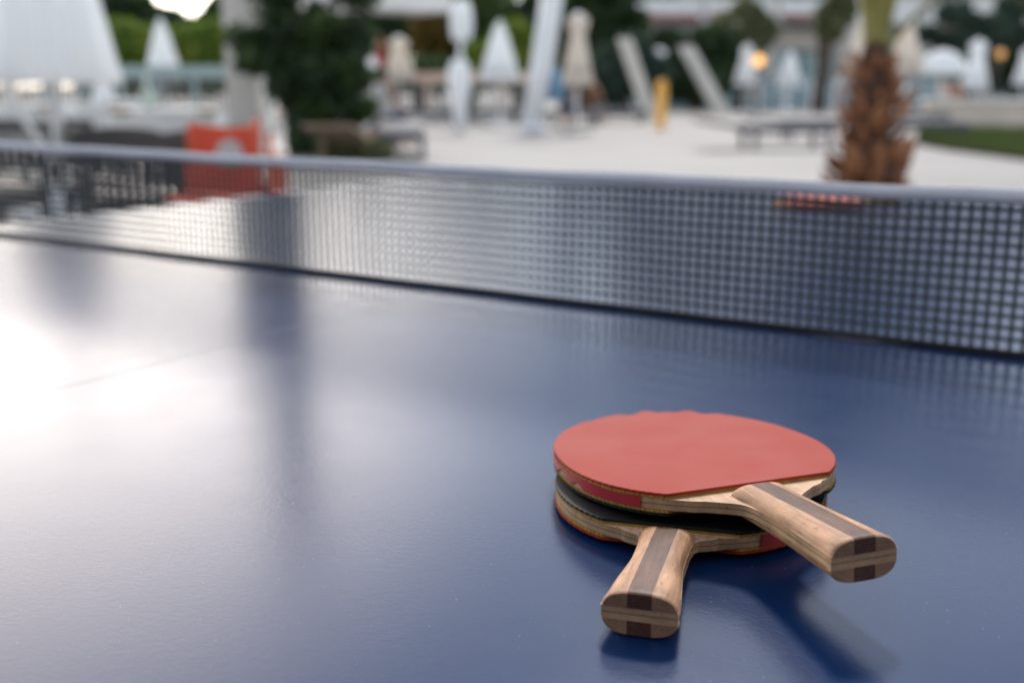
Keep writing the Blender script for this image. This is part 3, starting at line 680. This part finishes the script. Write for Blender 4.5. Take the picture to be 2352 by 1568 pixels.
for (xa, ya, xb_, yb_) in ((ocx(418), -.42, ocx(405), .22), (ocx(575), -.42, ocx(590), .22)):
    MB().tube([(xa, ya, 0), (xa, ya, .40)], .014, 8).build('leg', M['dark_metal'], oc); MB().tube([(xb_, yb_ + .06, 0), (xb_, yb_ - .02, .74)], .014, 8).build('leg', M['orange'], oc)

# sun loungers
def lounger(label, loc, rz, fm, cm, back=.5, group='grey sun loungers on the terrace', towel=None):
    o = thing('sun_lounger', label, 'sun lounger', loc, rz, group)
    MB().box(-.33, .33, -1.0, .45, .26, .32).build('frame', fm, o, bevel=.01)
    for (x, y) in ((-.28, -.9), (.28, -.9), (-.28, .35), (.28, .35)): MB().box(x - .03, x + .03, y - .03, y + .03, 0, .26).build('leg', fm, o)
    c, s = math.cos(back), math.sin(back); b = MB()
    b.add([(x, .46 + l * c - t * s, .31 + l * s + t * c) for (x, l, t) in ((-.33, 0, 0), (.33, 0, 0), (.33, .75, 0), (-.33, .75, 0), (-.33, 0, .05), (.33, 0, .05), (.33, .75, .05), (-.33, .75, .05))],
          [(0, 3, 2, 1), (4, 5, 6, 7), (0, 1, 5, 4), (1, 2, 6, 5), (2, 3, 7, 6), (3, 0, 4, 7)]).build('backrest', fm, o)
    MB().box(-.30, .30, -.96, .42, .322, .39).build('mattress', cm, o, bevel=.02)
    if towel: MB().box(-.31, .31, -.5, .1, .391, .41).build('towel', towel, o, bevel=.008)
    return o
cm_g = mat('grey_mattress', (.17, .17, .18), .9); 
l0 = lounger('grey sun lounger on the white terrace left of the palm', G(1765, 342), CAMROT + 1.75, M['grey_rattan'], cm_g, .15)
for (x, y, rz, lab) in ((1850, 322, 1.55, 'grey sun lounger half behind the palm trunk'), (2085, 330, 1.3, 'grey sun lounger right of the palm, before the lawn'),
                        (2075, 300, 1.7, 'farther grey sun lounger right of the palm'), (925, 358, .1, 'grey sun lounger under the right side of the climbing plant')):
    dup(l0, G(x, y), CAMROT + rz, lab, 'grey sun loungers on the terrace')
lounger('sun lounger with tan cushion and navy towel beneath the climbing plant', P(800, 15.3), CAMROT + 3.05, M['timber'], M['towel_tan'], .22, None, M['towel_navy'])
for k, (x, D, rz, lab) in enumerate(((1290, 29, 1.2, 'dark lounger behind the foot of the leaning mast'), (1400, 30, 1.7, 'dark lounger between the mast and the slanted beams'),
                                     (960, 30, 1.6, 'pale-shaded lounger below the middle railing'), (1110, 30, 1.4, 'lounger between the slim wrapped parasol and the mast'))):
    dup(l0, P(x, D), CAMROT + rz, lab, 'far sun loungers')

# ------------------------------------------------------------------ railings (left and middle)
def railing(label, xa, Da, xb, Db, ztop_, cap_m, infill_m, n_post, n_bal, wallh):
    a, b = P(xa, Da), P(xb, Db); d = b - a; Ln = d.length; o = thing('terrace_railing', label, 'railing', a, math.atan2(d.y, d.x), None)
    MB().box(0, Ln, -.09, .09, ztop_ - .28, ztop_).build('top_rail', cap_m, o, bevel=.01)
    MB().box(0, Ln, -.10, .10, 0, wallh).build('base_wall', M['white_plaster'], o)
    for i in range(n_post + 1):
        x = Ln * i / n_post; MB().box(x - .06, x + .06, -.06, .06, wallh + .001, ztop_ - .281).build('post', cap_m, o)
    me = None
    for i in range(n_bal):
        x = Ln * (i + .5) / n_bal
        if me is None: q = MB().box(-.035, .035, -.02, .02, wallh + .001, ztop_ - .281).build('baluster', infill_m, o); me = q
        else: q = me.copy(); COL.objects.link(q)
        q.location = (x, 0, 0)
    return o
M['teal_paint'] = mat('teal_paint', (.36, .43, .42), .6, (.28, .36, .35), 2)
M['peach_paint'] = mat('peach_paint', (.66, .50, .40), .7, (.58, .42, .33), 2)
railing('pale green railing with dark bars before the hedge on the left', -150, 26, 620, 26, 1.45, M['teal_paint'], M['dark_metal'], 9, 64, .42)
railing('peach topped railing with grey bars in the middle', 640, 31, 1240, 31, 1.36, M['peach_paint'], mat('grey_bars', (.16, .17, .16), .6), 7, 52, .20)
# low cream wall and steps at the right, below parasols
lw = thing('garden_wall', 'low cream wall with flat coping behind the lawn', 'wall', P(2130, 27), -YAW + .06)
MB().box(0, 9, -.2, .2, 0, .62).build('wall_body', M['cream_plaster'], lw); MB().box(-.05, 9.05, -.27, .27, .621, .70).build('coping', M['white_plaster'], lw)

# ------------------------------------------------------------------ pillar and climbing plant
pil = thing('concrete_pillar', 'tall pale concrete pillar left of the climbing plant', 'pillar', P(564, 17.2), CAMROT)
MB().box(-.24, .24, -.24, .24, 0, 5.2).build('shaft', M['concrete'], pil, bevel=.01); MB().box(-.30, .30, -.30, .30, 5.201, 5.4).build('pillar_cap', M['concrete'], pil)
vn = thing('climbing_plant', 'dark green climbing plant hanging in a mass right of the pillar', 'plant', P(660, 16.4), CAMROT)
s16 = 16.4 / F
def vb(px, py, rx, ry, dz=0): return ((px - 660) * s16, random.uniform(-.15, .15), Zt(py, 16.4), rx * s16, .35, ry * s16)
bl = []
for k in range(46):
    py = random.uniform(-60, 330); hwid = 150 - max(0, py - 150) * .55; cx_ = 705 + (0 if py < 200 else 10); px = cx_ + random.uniform(-1, 1) * hwid
    if px < 600 and not (80 < py < 160): px += 60
    bl.append(vb(px, py, random.uniform(18, 44), random.uniform(18, 40)))
bl += [vb(690, 150, 52, 120), vb(740, 180, 60, 70), vb(700, 310, 46, 50), vb(580, 120, 38, 34), vb(660, 60, 46, 70), vb(655, 170, 40, 70), vb(690, 300, 34, 50)]
zz = Zt(0, 16.4)
for k in range(12): bl.append(((640 - 660) * s16 + random.uniform(-.08, .08), 0, zz + .1 + k * .48, .30 + .05 * random.random(), .3, .36))
leaves('crown', bl, 12500, .085, M['leaf_dark'], vn, .1)
leaves('sprays', [vb(720, 90, 60, 30), vb(760, 60, 50, 30), vb(590, 130, 30, 30), vb(730, 250, 60, 30), vb(830, 250, 30, 26), vb(650, 100, 50, 50), vb(790, 170, 40, 40)], 3000, .08, M['leaf_mid'], vn, .3)
MB().tube([(.05, 0, 0), (0, .05, .8), (-.1, 0, 2), (-.1, 0, 7.5)], [.10, .08, .07, .04], 10).build('trunk', M['bark'], vn)
MB().tube([(.25, .1, 0), (.5, .05, .9), (.7, 0, 1.5)], [.05, .04, .03], 8).build('stem', M['bark'], vn)
bs = thing('low_shrub', 'small low shrub at the foot of the climbing plant', 'shrub', G(800, 368), 0)
leaves('foliage', [(0, 0, .15, .5, .35, .18), (.4, .1, .14, .3, .3, .16)], 1500, .05, M['leaf_olive'], bs, .2); MB().tube([(0, 0, 0), (.02, 0, .2)], .02, 6).build('stem', M['bark'], bs)

# ------------------------------------------------------------------ palm
pb = G(1985, 462)
palm = thing('palm_tree', 'young palm with a shaggy brown trunk in a round bed', 'palm', pb, 0)
Dp = (pb - CAM).dot(FH); sP = Dp / F
zc = Zt(108, Dp)
prof = [(.25, 0), (.25, .10), (.235, .25), (.20, .45), (.165, .62), (.18, .80), (.175, 1.0), (.13, 1.14), (.11, zc - .05), (.07, zc + .15)]
MB().lathe(prof, 28, fold=.05, nf=7).build('trunk', M['palm_fibre'], palm, smooth=True)
k = 0; me_ = None
for row in range(10):
    z = .04 + row * .125
    for j in range(8):
        a = j * 2 * math.pi / 8 + row * 1.19 + random.uniform(-.15, .15); rr = interp(z, prof_ := [(q[1], q[0]) for q in prof]); ln = random.uniform(.12, .22) * (1.5 if random.random() < .22 else 1)
        if me_ is None:
            b = MB(); b.add([(-.055, -.02, 0), (.055, -.02, 0), (.05, .05, .01), (-.05, .05, .01), (-.045, 0, .10), (.045, 0, .10), (.038, .06, .10), (-.038, .06, .10), (-.02, .03, .20), (.02, .03, .20), (.016, .05, .20), (-.016, .05, .20)],
                            [(0, 3, 2, 1), (0, 1, 5, 4), (1, 2, 6, 5), (2, 3, 7, 6), (3, 0, 4, 7), (4, 5, 9, 8), (5, 6, 10, 9), (6, 7, 11, 10), (7, 4, 8, 11), (8, 9, 10, 11)])
            q = b.build('leaf_base', M['palm_boot'], palm, smooth=False); me_ = q
        else: q = me_.copy(); COL.objects.link(q)
        out_ = .42 + .35 * random.random()
        q.rotation_euler = (-out_, 0, a - math.pi / 2); q.location = (math.cos(a) * rr * .93, math.sin(a) * rr * .93, z + random.uniform(-.03, .03)); sc = ln / .16 * (1 - .045 * row); q.scale = (sc * random.uniform(.6, 1.1), sc * random.uniform(.7, 1.3), sc * random.uniform(.55, 1.3))
# fronds: arching stems with leaflets
def frond(a, lean, Ln, m_):
    b = MB(); pts = []; up0 = math.pi / 2 - lean
    x = z = 0; th = up0; st = Ln / 14
    pts.append((0, 0)); 
    for i in range(14): x += math.cos(th) * st; z += math.sin(th) * st; th -= (.02 + .013 * i) * (1 + lean); pts.append((x, z))
    p3 = [Vector((math.cos(a) * (x_ + .05), math.sin(a) * (x_ + .05), zc - .10 + z_)) for x_, z_ in pts]
    st_ = MB().tube(p3, [.034 - .0021 * i for i in range(15)], 6).build('frond_stem', M['palm_stem'], palm, smooth=True)
    side = Vector((-math.sin(a), math.cos(a), 0))
    lf = MB()
    for i in range(5 if Ln > 2 else 2, 15):
        for sub in range(4):
            i2 = min(14, i + sub / 4); i0 = int(i2); fr = i2 - i0; p = p3[i0].lerp(p3[min(14, i0 + 1)], fr); d = (p3[min(14, i0 + 1)] - p3[max(0, i0 - 1)]).normalized()
            ll = Ln * .26 * (1 - abs(i2 - 8) / 9)
            for s in (-1, 1):
                e = p + side * s * ll * .8 + d * ll * .6 - Vector((0, 0, ll * random.uniform(.15, .4))); w_ = d * .022
                lf.add([p - w_, p + w_, (p + e) / 2 + w_ + Vector((0, 0, .03)), e, (p + e) / 2 - w_ + Vector((0, 0, .03))], [(0, 1, 2, 3, 4)])
    lf.build('leaflets', m_, st_)
for k, (a_, lean, Ln) in enumerate([(i * 2.399, .02 + .011 * i, 2.7 + .5 * ((i * 7) % 5) / 5) for i in range(15)] + [(YAW * -1 - .25, .55, 1.5)]): frond(a_, lean, Ln, M['palm_leaf'])
bed = thing('planting_bed', 'dark soil bed with small red flowers round the palm foot', 'planter', pb, 0)
MB().lathe([(.60, 0), (.60, .05), (.57, .06), (.56, .035), (.27, .04)], 40).build('soil_mound', M['soil'], bed)
rx = -RT * .36 - FH * .30
leaves('flowers', [(rx.x, rx.y, .09, .12, .12, .05), (rx.x * .5 - FH.x * .45, rx.y * .5 - FH.y * .45, .09, .08, .08, .04)], 260, .022, M['flower'], bed, 0)
leaves('foliage', [((RT * .2 - FH * .42).x, (RT * .2 - FH * .42).y, .08, .2, .12, .05)], 300, .03, M['leaf_olive'], bed, 0)

# ------------------------------------------------------------------ trees and hedge
def tree(name, label, x, Df, ybase_z, blobs_px, n, size, m_, group='trees behind the pool terrace', trunk=True):
    """blobs in pixels (px,py,rx,ry) at the distance Df"""
    s = Df / F; o = thing(name, label, 'tree' if name != 'hedge' else 'hedge', P(x, Df), CAMROT, group)
    bl = [((px - x) * s, random.uniform(-.1, .1) * rx * s, Zt(py, Df), rx * s, rx * s * .7, ry * s) for (px, py, rx, ry) in blobs_px]
    leaves('crown', bl, n, size, m_, o, .35)
    zc_ = max(b[2] for b in bl)
    if trunk:
        MB().tube([(0, 0, 0), (.1, 0, zc_ * .4), (-.05, 0, zc_ * .9)], [.28, .2, .1], 10).build('trunk', M['bark'], o)
        for b in bl[:4]: MB().tube([(.05, 0, zc_ * .25), (b[0] * .6, b[1], b[2] * .75), (b[0], b[1], b[2])], [.12, .08, .03], 6).build('limb', M['bark'], o)
    return o
tree('hedge', 'bright yellow-green hedge along the railing on the left', 420, 34, 0, [(x, 118 + 14 * math.sin(x * .02), 70, 62) for x in range(240, 620, 45)] + [(x, 180, 70, 40) for x in range(240, 620, 60)], 16000, .16, M['leaf_bright'], None, False)
tree('hedge', 'darker green hedge low behind the middle railing', 980, 42, 0, [(x, 165 + 8 * math.sin(x), 60, 40) for x in range(600, 1400, 50)], 14000, .18, M['leaf_mid'], None, False)
tree('broadleaf_tree', 'dark tree at the top left above the bright hedge', 330, 44, 0, [(290, 30, 90, 60), (370, 48, 70, 34), (180, 20, 80, 70), (300, 70, 90, 40)], 12000, .22, M['leaf_dark'])
tree('broadleaf_tree', 'tree with a yellowish side left of the pillar top', 530, 46, 0, [(545, 40, 60, 50), (500, 62, 55, 34), (600, 20, 60, 60), (560, 90, 80, 36), (450, 66, 50, 24)], 10000, .22, M['leaf_mid'])
tree('broadleaf_tree', 'tree behind the big parasol at the far left', -60, 40, 0, [(-120, 90, 110, 60), (-30, 110, 90, 60), (60, 120, 80, 50)], 9000, .22, M['leaf_mid'])
tree('broadleaf_tree', 'dark green tree above the pinned white awning', 760, 48, 0, [(800, 90, 90, 60), (880, 60, 90, 50), (700, 60, 90, 60), (800, 40, 60, 30)], 12000, .24, M['leaf_dark'])
tree('broadleaf_tree', 'tree with golden leaves above the red folded parasol', 960, 44, 0, [(900, 125, 45, 24), (985, 112, 40, 22), (1010, 60, 60, 45)], 5000, .2, M['leaf_autumn'])
tree('broadleaf_tree', 'bluish green tree right of the slim wrapped parasol', 1080, 46, 0, [(1030, 90, 50, 60), (1100, 40, 90, 55), (1180, 80, 70, 70), (1120, 130, 70, 50)], 12000, .22, M['leaf_mid'])
tree('broadleaf_tree', 'yellow-green bush behind the wide parasol and the mast', 1190, 36, 0, [(1200, 120, 55, 50), (1180, 90, 45, 40), (1110, 140, 45, 40)], 7000, .15, M['leaf_bright'])
tree('broadleaf_tree', 'darkest tall tree behind the leaning mast', 1340, 45, 0, [(1280, 20, 80, 80), (1360, 40, 110, 70), (1420, 80, 70, 60), (1330, 120, 90, 70), (1380, -60, 120, 70), (1300, -120, 90, 60)], 22000, .24, M['leaf_dark'])
tree('broadleaf_tree', 'bluish green shrub tree between mast and slanted beams', 1430, 40, 0, [(1430, 160, 70, 60), (1390, 200, 60, 40), (1480, 170, 60, 50), (1450, 120, 45, 40)], 10000, .18, M['leaf_bluish'])
tree('broadleaf_tree', 'dark tree behind the steeper slanted beam', 1600, 46, 0, [(1560, 150, 70, 60), (1640, 130, 70, 70), (1600, 190, 90, 40), (1530, 110, 50, 40)], 12000, .22, M['leaf_dark'])
tree('broadleaf_tree', 'olive green tree before the hotel balconies', 1700, 48, 0, [(1690, 90, 70, 60), (1740, 70, 40, 40), (1650, 130, 50, 40), (1710, 30, 36, 30)], 5000, .22, M['leaf_olive'])
tree('broadleaf_tree', 'olive tree just left of the palm stem', 1880, 44, 0, [(1900, 50, 34, 46), (1920, 20, 34, 40)], 2600, .2, M['leaf_olive'])
tree('broadleaf_tree', 'grey-green tree at the upper right above the lamps', 2230, 44, 0, [(2200, 96, 60, 22), (2270, 70, 70, 34), (2350, 90, 60, 34), (2330, 10, 60, 26), (2180, 30, 40, 24), (2120, 80, 30, 18)], 7500, .22, M['leaf_bluish'])
tree('broadleaf_tree', 'dark tree behind the dim lamp at the right', 2330, 50, 0, [(2310, 160, 60, 50), (2380, 150, 70, 60), (2440, 100, 90, 90), (2560, 80, 120, 120)], 12000, .24, M['leaf_dark'])
# tall trees whose tops stand above the frame (they show in the table's sheen)
tree('broadleaf_tree', 'tall dark tree rising above the frame right of centre', 1560, 88, 0, [(1500, -120, 190, 120), (1620, -240, 200, 140), (1420, -40, 140, 100), (1700, -120, 170, 130), (1560, -380, 150, 110)], 16000, .42, M['leaf_dark'])
tree('broadleaf_tree', 'tall dark tree rising above the frame over the palm', 2050, 92, 0, [(1900, -260, 190, 130), (2060, -360, 210, 150), (2200, -220, 190, 150), (2000, -520, 160, 120), (2380, -150, 200, 160)], 16000, .5, M['leaf_dark'])
tree('broadleaf_tree', 'tall tree above the frame over the golden tree', 1010, 84, 0, [(960, -40, 120, 80), (1080, -80, 130, 90), (860, -10, 100, 60)], 9000, .4, M['leaf_mid'])

# ------------------------------------------------------------------ white awning roof at the top
aw = thing('terrace_awning', 'flat white awning roof at the top edge beside the climbing plant', 'awning', P(1040, 29), CAMROT + .60)
za = Zt(29, 29)
MB().box(-3.9, .0, 0, 1.6, za, za + .55).build('roof', M['white_plaster'], aw, bevel=.03)
for (x, y) in ((-3.0, .3), (-3.4, 1.5)): MB().box(x - .06, x + .06, y - .06, y + .06, 0, za - .001).build('post', M['white_metal'], aw)

# ------------------------------------------------------------------ added unseen wall behind the camera, shades handle ends and deepens shadows
bh = CAM - FH * 4.6; pv = thing('shade_wall', 'added unseen brown wall behind the camera, blocking sky light', 'building', (bh.x, bh.y, 0), CAMROT)
MB().box(-8, 8, -3, -.1, 0, 4.6).build('wall', M['bark'], pv); MB().box(-8.4, 8.4, -3.4, .3, 4.601, 4.8).build('roof', M['timber'], pv)
for i in range(40): MB().box(-8 + i * .4 + .01, -8 + (i + 1) * .4 - .01, -.099, -.06, .05, 4.55).build('plank', M['bark'], pv)

# ------------------------------------------------------------------ hotel
DB = 62.0; sB = DB / F
ht = thing('hotel_building', 'pale hotel with balconies and pink flower boxes at the upper right', 'building', P(1430, DB), CAMROT + .0)
Wd = (2900 - 1430) * sB; z1 = Zt(45, DB); z0f = Zt(80, DB)
MB().box(.6, Wd, 2.2, 12, 0, 15.6).build('wall', M['grey_plaster'], ht)
bays = 9; bw = Wd / bays; FHt = 3.15
slab = par = fb = wn = None
def place(proto, mk, loc):
    if proto is None: q = mk(); 
    else:
        q = proto.copy(); COL.objects.link(q)
        for ch in proto.children: c = ch.copy(); COL.objects.link(c); c.parent = q
    q.location = loc; return q
def mk_win():
    q = MB().box(-1.15, 1.15, -.03, .05, 0, 2.2).build('window', M['white_plaster'], ht)
    MB().box(-1.02, -.03, -.05, -.031, .1, 2.1).build('pane', M['window_glass'], q); MB().box(.03, 1.02, -.05, -.031, .1, 2.1).build('pane', M['window_glass'], q); return q
def mk_win_g():
    q = MB().box(-1.6, 1.6, -.03, .05, 0, 2.9).build('window', M['dark_metal'], ht)
    MB().box(-1.5, -.05, -.05, -.031, .1, 2.8).build('pane', M['teal_glass'], q); MB().box(.05, 1.5, -.05, -.031, .1, 2.8).build('pane', M['teal_glass'], q); return q
def mk_par(): return MB().box(-bw / 2 + .12, bw / 2 - .12, -.08, .08, 0, 1.05).build('balcony_parapet', M['white_plaster'], ht)
def mk_slab(): return MB().box(-bw / 2, bw / 2 - .002, 0, 2.19, -.22, 0).build('balcony_floor', M['white_plaster'], ht)
def mk_fb():
    q = MB().box(-bw / 2 + .3, bw / 2 - .3, -.28, -.085, -.05, .15).build('flower_box', M['timber'], ht)
    leaves('flowers', [(x_, -.2, .02, .38, .2, .30) for x_ in np.linspace(-bw / 2 + .5, bw / 2 - .5, 7)], 1300, .07, M['flower'], q, 0); return q
wg = None
for fl in range(4):
    zf = z1 + fl * FHt
    for i in range(bays):
        xc = (i + .5) * bw + .3
        if zf + 1.1 < 16:
            slab = place(slab, mk_slab, (xc, 0, zf)) if slab is not None else place(None, mk_slab, (xc, 0, zf))
            par = place(par, mk_par, (xc, 0, zf + .001)) if par is not None else place(None, mk_par, (xc, 0, zf + .001))
            wn = place(wn, mk_win, (xc, 2.12, zf + .01)) if wn is not None else place(None, mk_win, (xc, 2.12, zf + .01))
            if i < 3 or (fl > 0 and i % 3 == 0): fb = place(fb, mk_fb, (xc, 0, zf)) if fb is not None else place(None, mk_fb, (xc, 0, zf))
for i in range(bays):
    xc = (i + .5) * bw + .3; wg = place(wg, mk_win_g, (xc, 2.12, .05)) if wg is not None else place(None, mk_win_g, (xc, 2.12, .05))
col_ = None
for i in range(bays + 1):
    x = i * bw + .3; col_ = place(col_, lambda: MB().box(-.2, .2, -.2, .2, 0, z1 - .221).build('column', M['grey_plaster'], ht), (x, .3, 0))
MB().box(.3, Wd + .3, -.45, 2.2, 15.3 - .4, 15.3).build('roof', M['white_plaster'], ht)
# timber pergola before it with two lamps
pg = thing('pergola', 'long low pergola with a pale beam before the hotel, left of the palm', 'pergola', P(1760, 52), CAMROT)
zpb, zpt = Zt(106, 52), Zt(82, 52)
MB().box(0, 3.6, -.1, .1, zpb, zpt).build('beam', M['cream_plaster'], pg); MB().box(0, 3.6, 3.9, 4.1, zpb, zpt).build('beam', M['cream_plaster'], pg)
for i in range(7): MB().box(.15 + i * .54, .25 + i * .54, -.4, 4.4, zpt + .001, zpt + .15).build('slat', M['timber'], pg)
for (x, y) in ((.15, 0), (3.45, 0), (.15, 4), (3.45, 4)): MB().box(x - .1, x + .1, y - .09, y + .09, 0, zpb - .001).build('post', M['cream_plaster'], pg)
def lamp(label, x, y, D, r, m_):
    zl = Zt(y, D); o = thing('globe_lamp', label, 'lamp', P(x, D), 0, 'warm globe lamps')
    MB().tube([(0, 0, 0), (0, 0, zl - r * .9)], .03, 8).build('lamp_post', M['dark_metal'], o)
    MB().lathe([(r * math.cos(t), zl + r * math.sin(t)) for t in np.linspace(-1.45, 1.45, 12)], 20).build('globe', m_, o, smooth=True)
lamp('glowing orange globe lamp beside the white parasol', 1740, 140, 41, .20, M['lamp'])
lamp('dim amber globe lamp at the right before dark trees', 2290, 125, 41, .16, M['lamp_dim'])
# open white parasol at the right
op = thing('open_parasol', 'open white parasol with a domed top at the right', 'parasol', P(2160, 38), .2)
zo = Zt(168, 38); MB().lathe([(.80, zo - .02), (.82, zo), (.74, zo + .30), (.55, zo + .55), (.30, zo + .70), (.03, zo + .78)], 48, fold=.02, nf=8).build('canopy', M['canvas_white'], op, smooth=True)
MB().tube([(0, 0, .05), (0, 0, zo + .75)], .03, 10).build('pole', M['white_metal'], op); MB().box(-.25, .25, -.25, .25, 0, .06).build('base', M['concrete'], op)
# pale glass screens by the pool
def screen(label, x, D, wd, h):
    o = thing('glass_screen', label, 'glass screen', P(x, D), CAMROT, 'pale blue glass screens by the pool')
    MB().box(-wd / 2, wd / 2, -.015, .015, .10, h).build('pane', mat_screen, o)
    for s in (-1, 1): MB().box(s * wd / 2 - .04 + s * .041, s * wd / 2 + .04 + s * .041, -.04, .04, 0, h + .05).build('post', M['white_metal'], o)
mat_screen = mat('screen_glass', (.38, .50, .55), .15, (.32, .44, .5), 1, trans=.5)
screen('pale blue glass screen below the parasol left of the palm', 1835, 44, .9, 1.3); screen('pale blue glass screen touching the palm', 1890, 44, .9, 1.15); screen('pale glass screen below the cream parasol', 1775, 44, .9, 1.2)
screen('pale glass screen beside the steep beam base', 1425, 42, .9, 1.35); screen('pale glass screen right of the palm', 2120, 40, 1.1, 1.1)

# ------------------------------------------------------------------ people (distant)
def person(label, loc, rz, sit, top_m, bot_m, sc=1.0):
    o = thing('person', label, 'person', loc, rz, None)
    if sit:
        J = [(0, 0, .50), (0, .02, .72), (0, .03, .98), (0, .02, 1.08), (0, .0, 1.20), (0, 0, 1.30),
             (-.18, .02, .97), (-.22, -.06, .72), (-.17, -.25, .64), (.18, .02, .97), (.22, -.06, .72), (.17, -.25, .64),
             (-.09, 0, .48), (-.11, -.42, .50), (-.11, -.44, .08), (-.11, -.56, .04), (.09, 0, .48), (.11, -.42, .50), (.11, -.44, .08), (.11, -.56, .04)]
    else:
        J = [(0, 0, .92), (0, .01, 1.14), (0, 0, 1.40), (0, 0, 1.50), (0, -.01, 1.62), (0, -.01, 1.72),
             (-.18, 0, 1.40), (-.24, .02, 1.12), (-.25, -.06, .88), (.18, 0, 1.40), (.24, .02, 1.12), (.25, -.06, .88),
             (-.09, 0, .90), (-.10, -.06, .50), (-.10, .02, .09), (-.10, -.12, .04), (.09, 0, .90), (.11, .05, .50), (.12, .12, .09), (.12, -.02, .04)]
    Eg = [(0, 1), (1, 2), (2, 3), (3, 4), (4, 5), (2, 6), (6, 7), (7, 8), (2, 9), (9, 10), (10, 11), (0, 12), (12, 13), (13, 14), (14, 15), (0, 16), (16, 17), (17, 18), (18, 19)]
    Rr = [.14, .12, .14, .055, .095, .085, .06, .045, .035, .06, .045, .035, .09, .065, .045, .04, .09, .065, .045, .04]
    me = bpy.data.meshes.new('body'); me.from_pydata(J, Eg, []); bo = bpy.data.objects.new('body', me); COL.objects.link(bo); bo.parent = o
    bo.modifiers.new('skin', 'SKIN'); sk = me.skin_vertices[0].data
    for i, r in enumerate(Rr): sk[i].radius = (r, r * (.75 if i in (0, 1, 2) else 1))
    sk[0].use_root = True
    su = bo.modifiers.new('sub', 'SUBSURF'); su.levels = 1; su.render_levels = 1
    me.materials.append(M['skin'])
    h = J[4]; MB().lathe([(.02, h[2] + .14), (.085, h[2] + .11), (.105, h[2] + .04), (.10, h[2] - .02)][::-1], 16, c=(0, .015, 0)).build('hair', M['hair'], o, smooth=True)
    zb_, zs_ = J[0][2], J[2][2]
    MB().lathe([(.155, zb_ - .02), (.15, zb_ + .15), (.18, zs_ - .12), (.17, zs_ + .02), (.08, zs_ + .07)], 20).build('shirt', top_m, o, smooth=True)
    if sit: MB().box(-.18, .18, -.36, .10, .41, .585).build('shorts', bot_m, o, bevel=.04)
    else: MB().lathe([(.17, .60), (.175, .75), (.17, .93)], 20).build('shorts', bot_m, o)
    o.scale = (sc, sc, sc); return o
ST = mat('stool_grey', (.2, .2, .21), .7)
def stool(label, loc): 
    o = thing('poolside_stool', label, 'stool', loc, CAMROT, 'low poolside stools'); MB().box(-.2, .2, -.2, .2, .36, .41).build('seat', ST, o)
    for (x, y) in ((-.17, -.17), (.17, -.17), (-.17, .17), (.17, .17)): MB().box(x - .02, x + .02, y - .02, y + .02, 0, .36).build('leg', ST, o)
ppl = [(1745, 47, 'seated person in pink by the glowing lamp', 'towel_pink', 'towel_navy', .3), (1870, 46, 'seated person in brown-pink top just left of the palm', 'flower', 'towel_tan', -.2),
       (1590, 48, 'seated person in pink between the yellow board and the steep beam', 'towel_pink', 'towel_navy', .8), (2170, 33, 'seated person in cream clothes on the far side of the lawn', 'cushion', 'cushion', 2.0),
       (2200, 34.5, 'seated person in brown top beside the bright parasol', 'palm_boot', 'towel_navy', .9), (1362, 31, 'seated person in rust top right of the cream parasol', 'palm_boot', 'dark_rattan', 2.4),
       (1300, 27.5, 'seated person in a dark top behind the leaning mast', 'dark_rattan', 'towel_navy', 2.8), (880, 18, 'seated person in a white shirt right of the climbing plant', 'white_cloth', 'towel_navy', 2.5)]
for (x, D, lab, a, b_, rz) in ppl:
    L0 = P(x, D); stool('low grey stool under the ' + lab.replace('seated person', 'one').replace('one in', 'person in'), L0)
    q = person(lab, L0, CAMROT + rz, True, M[a], M[b_])
    q.location.z = -.02 + .0
person('standing person in pale clothes beside the pool screens', P(1925, 49), CAMROT + .4, False, M['white_cloth'], M['towel_pink'])
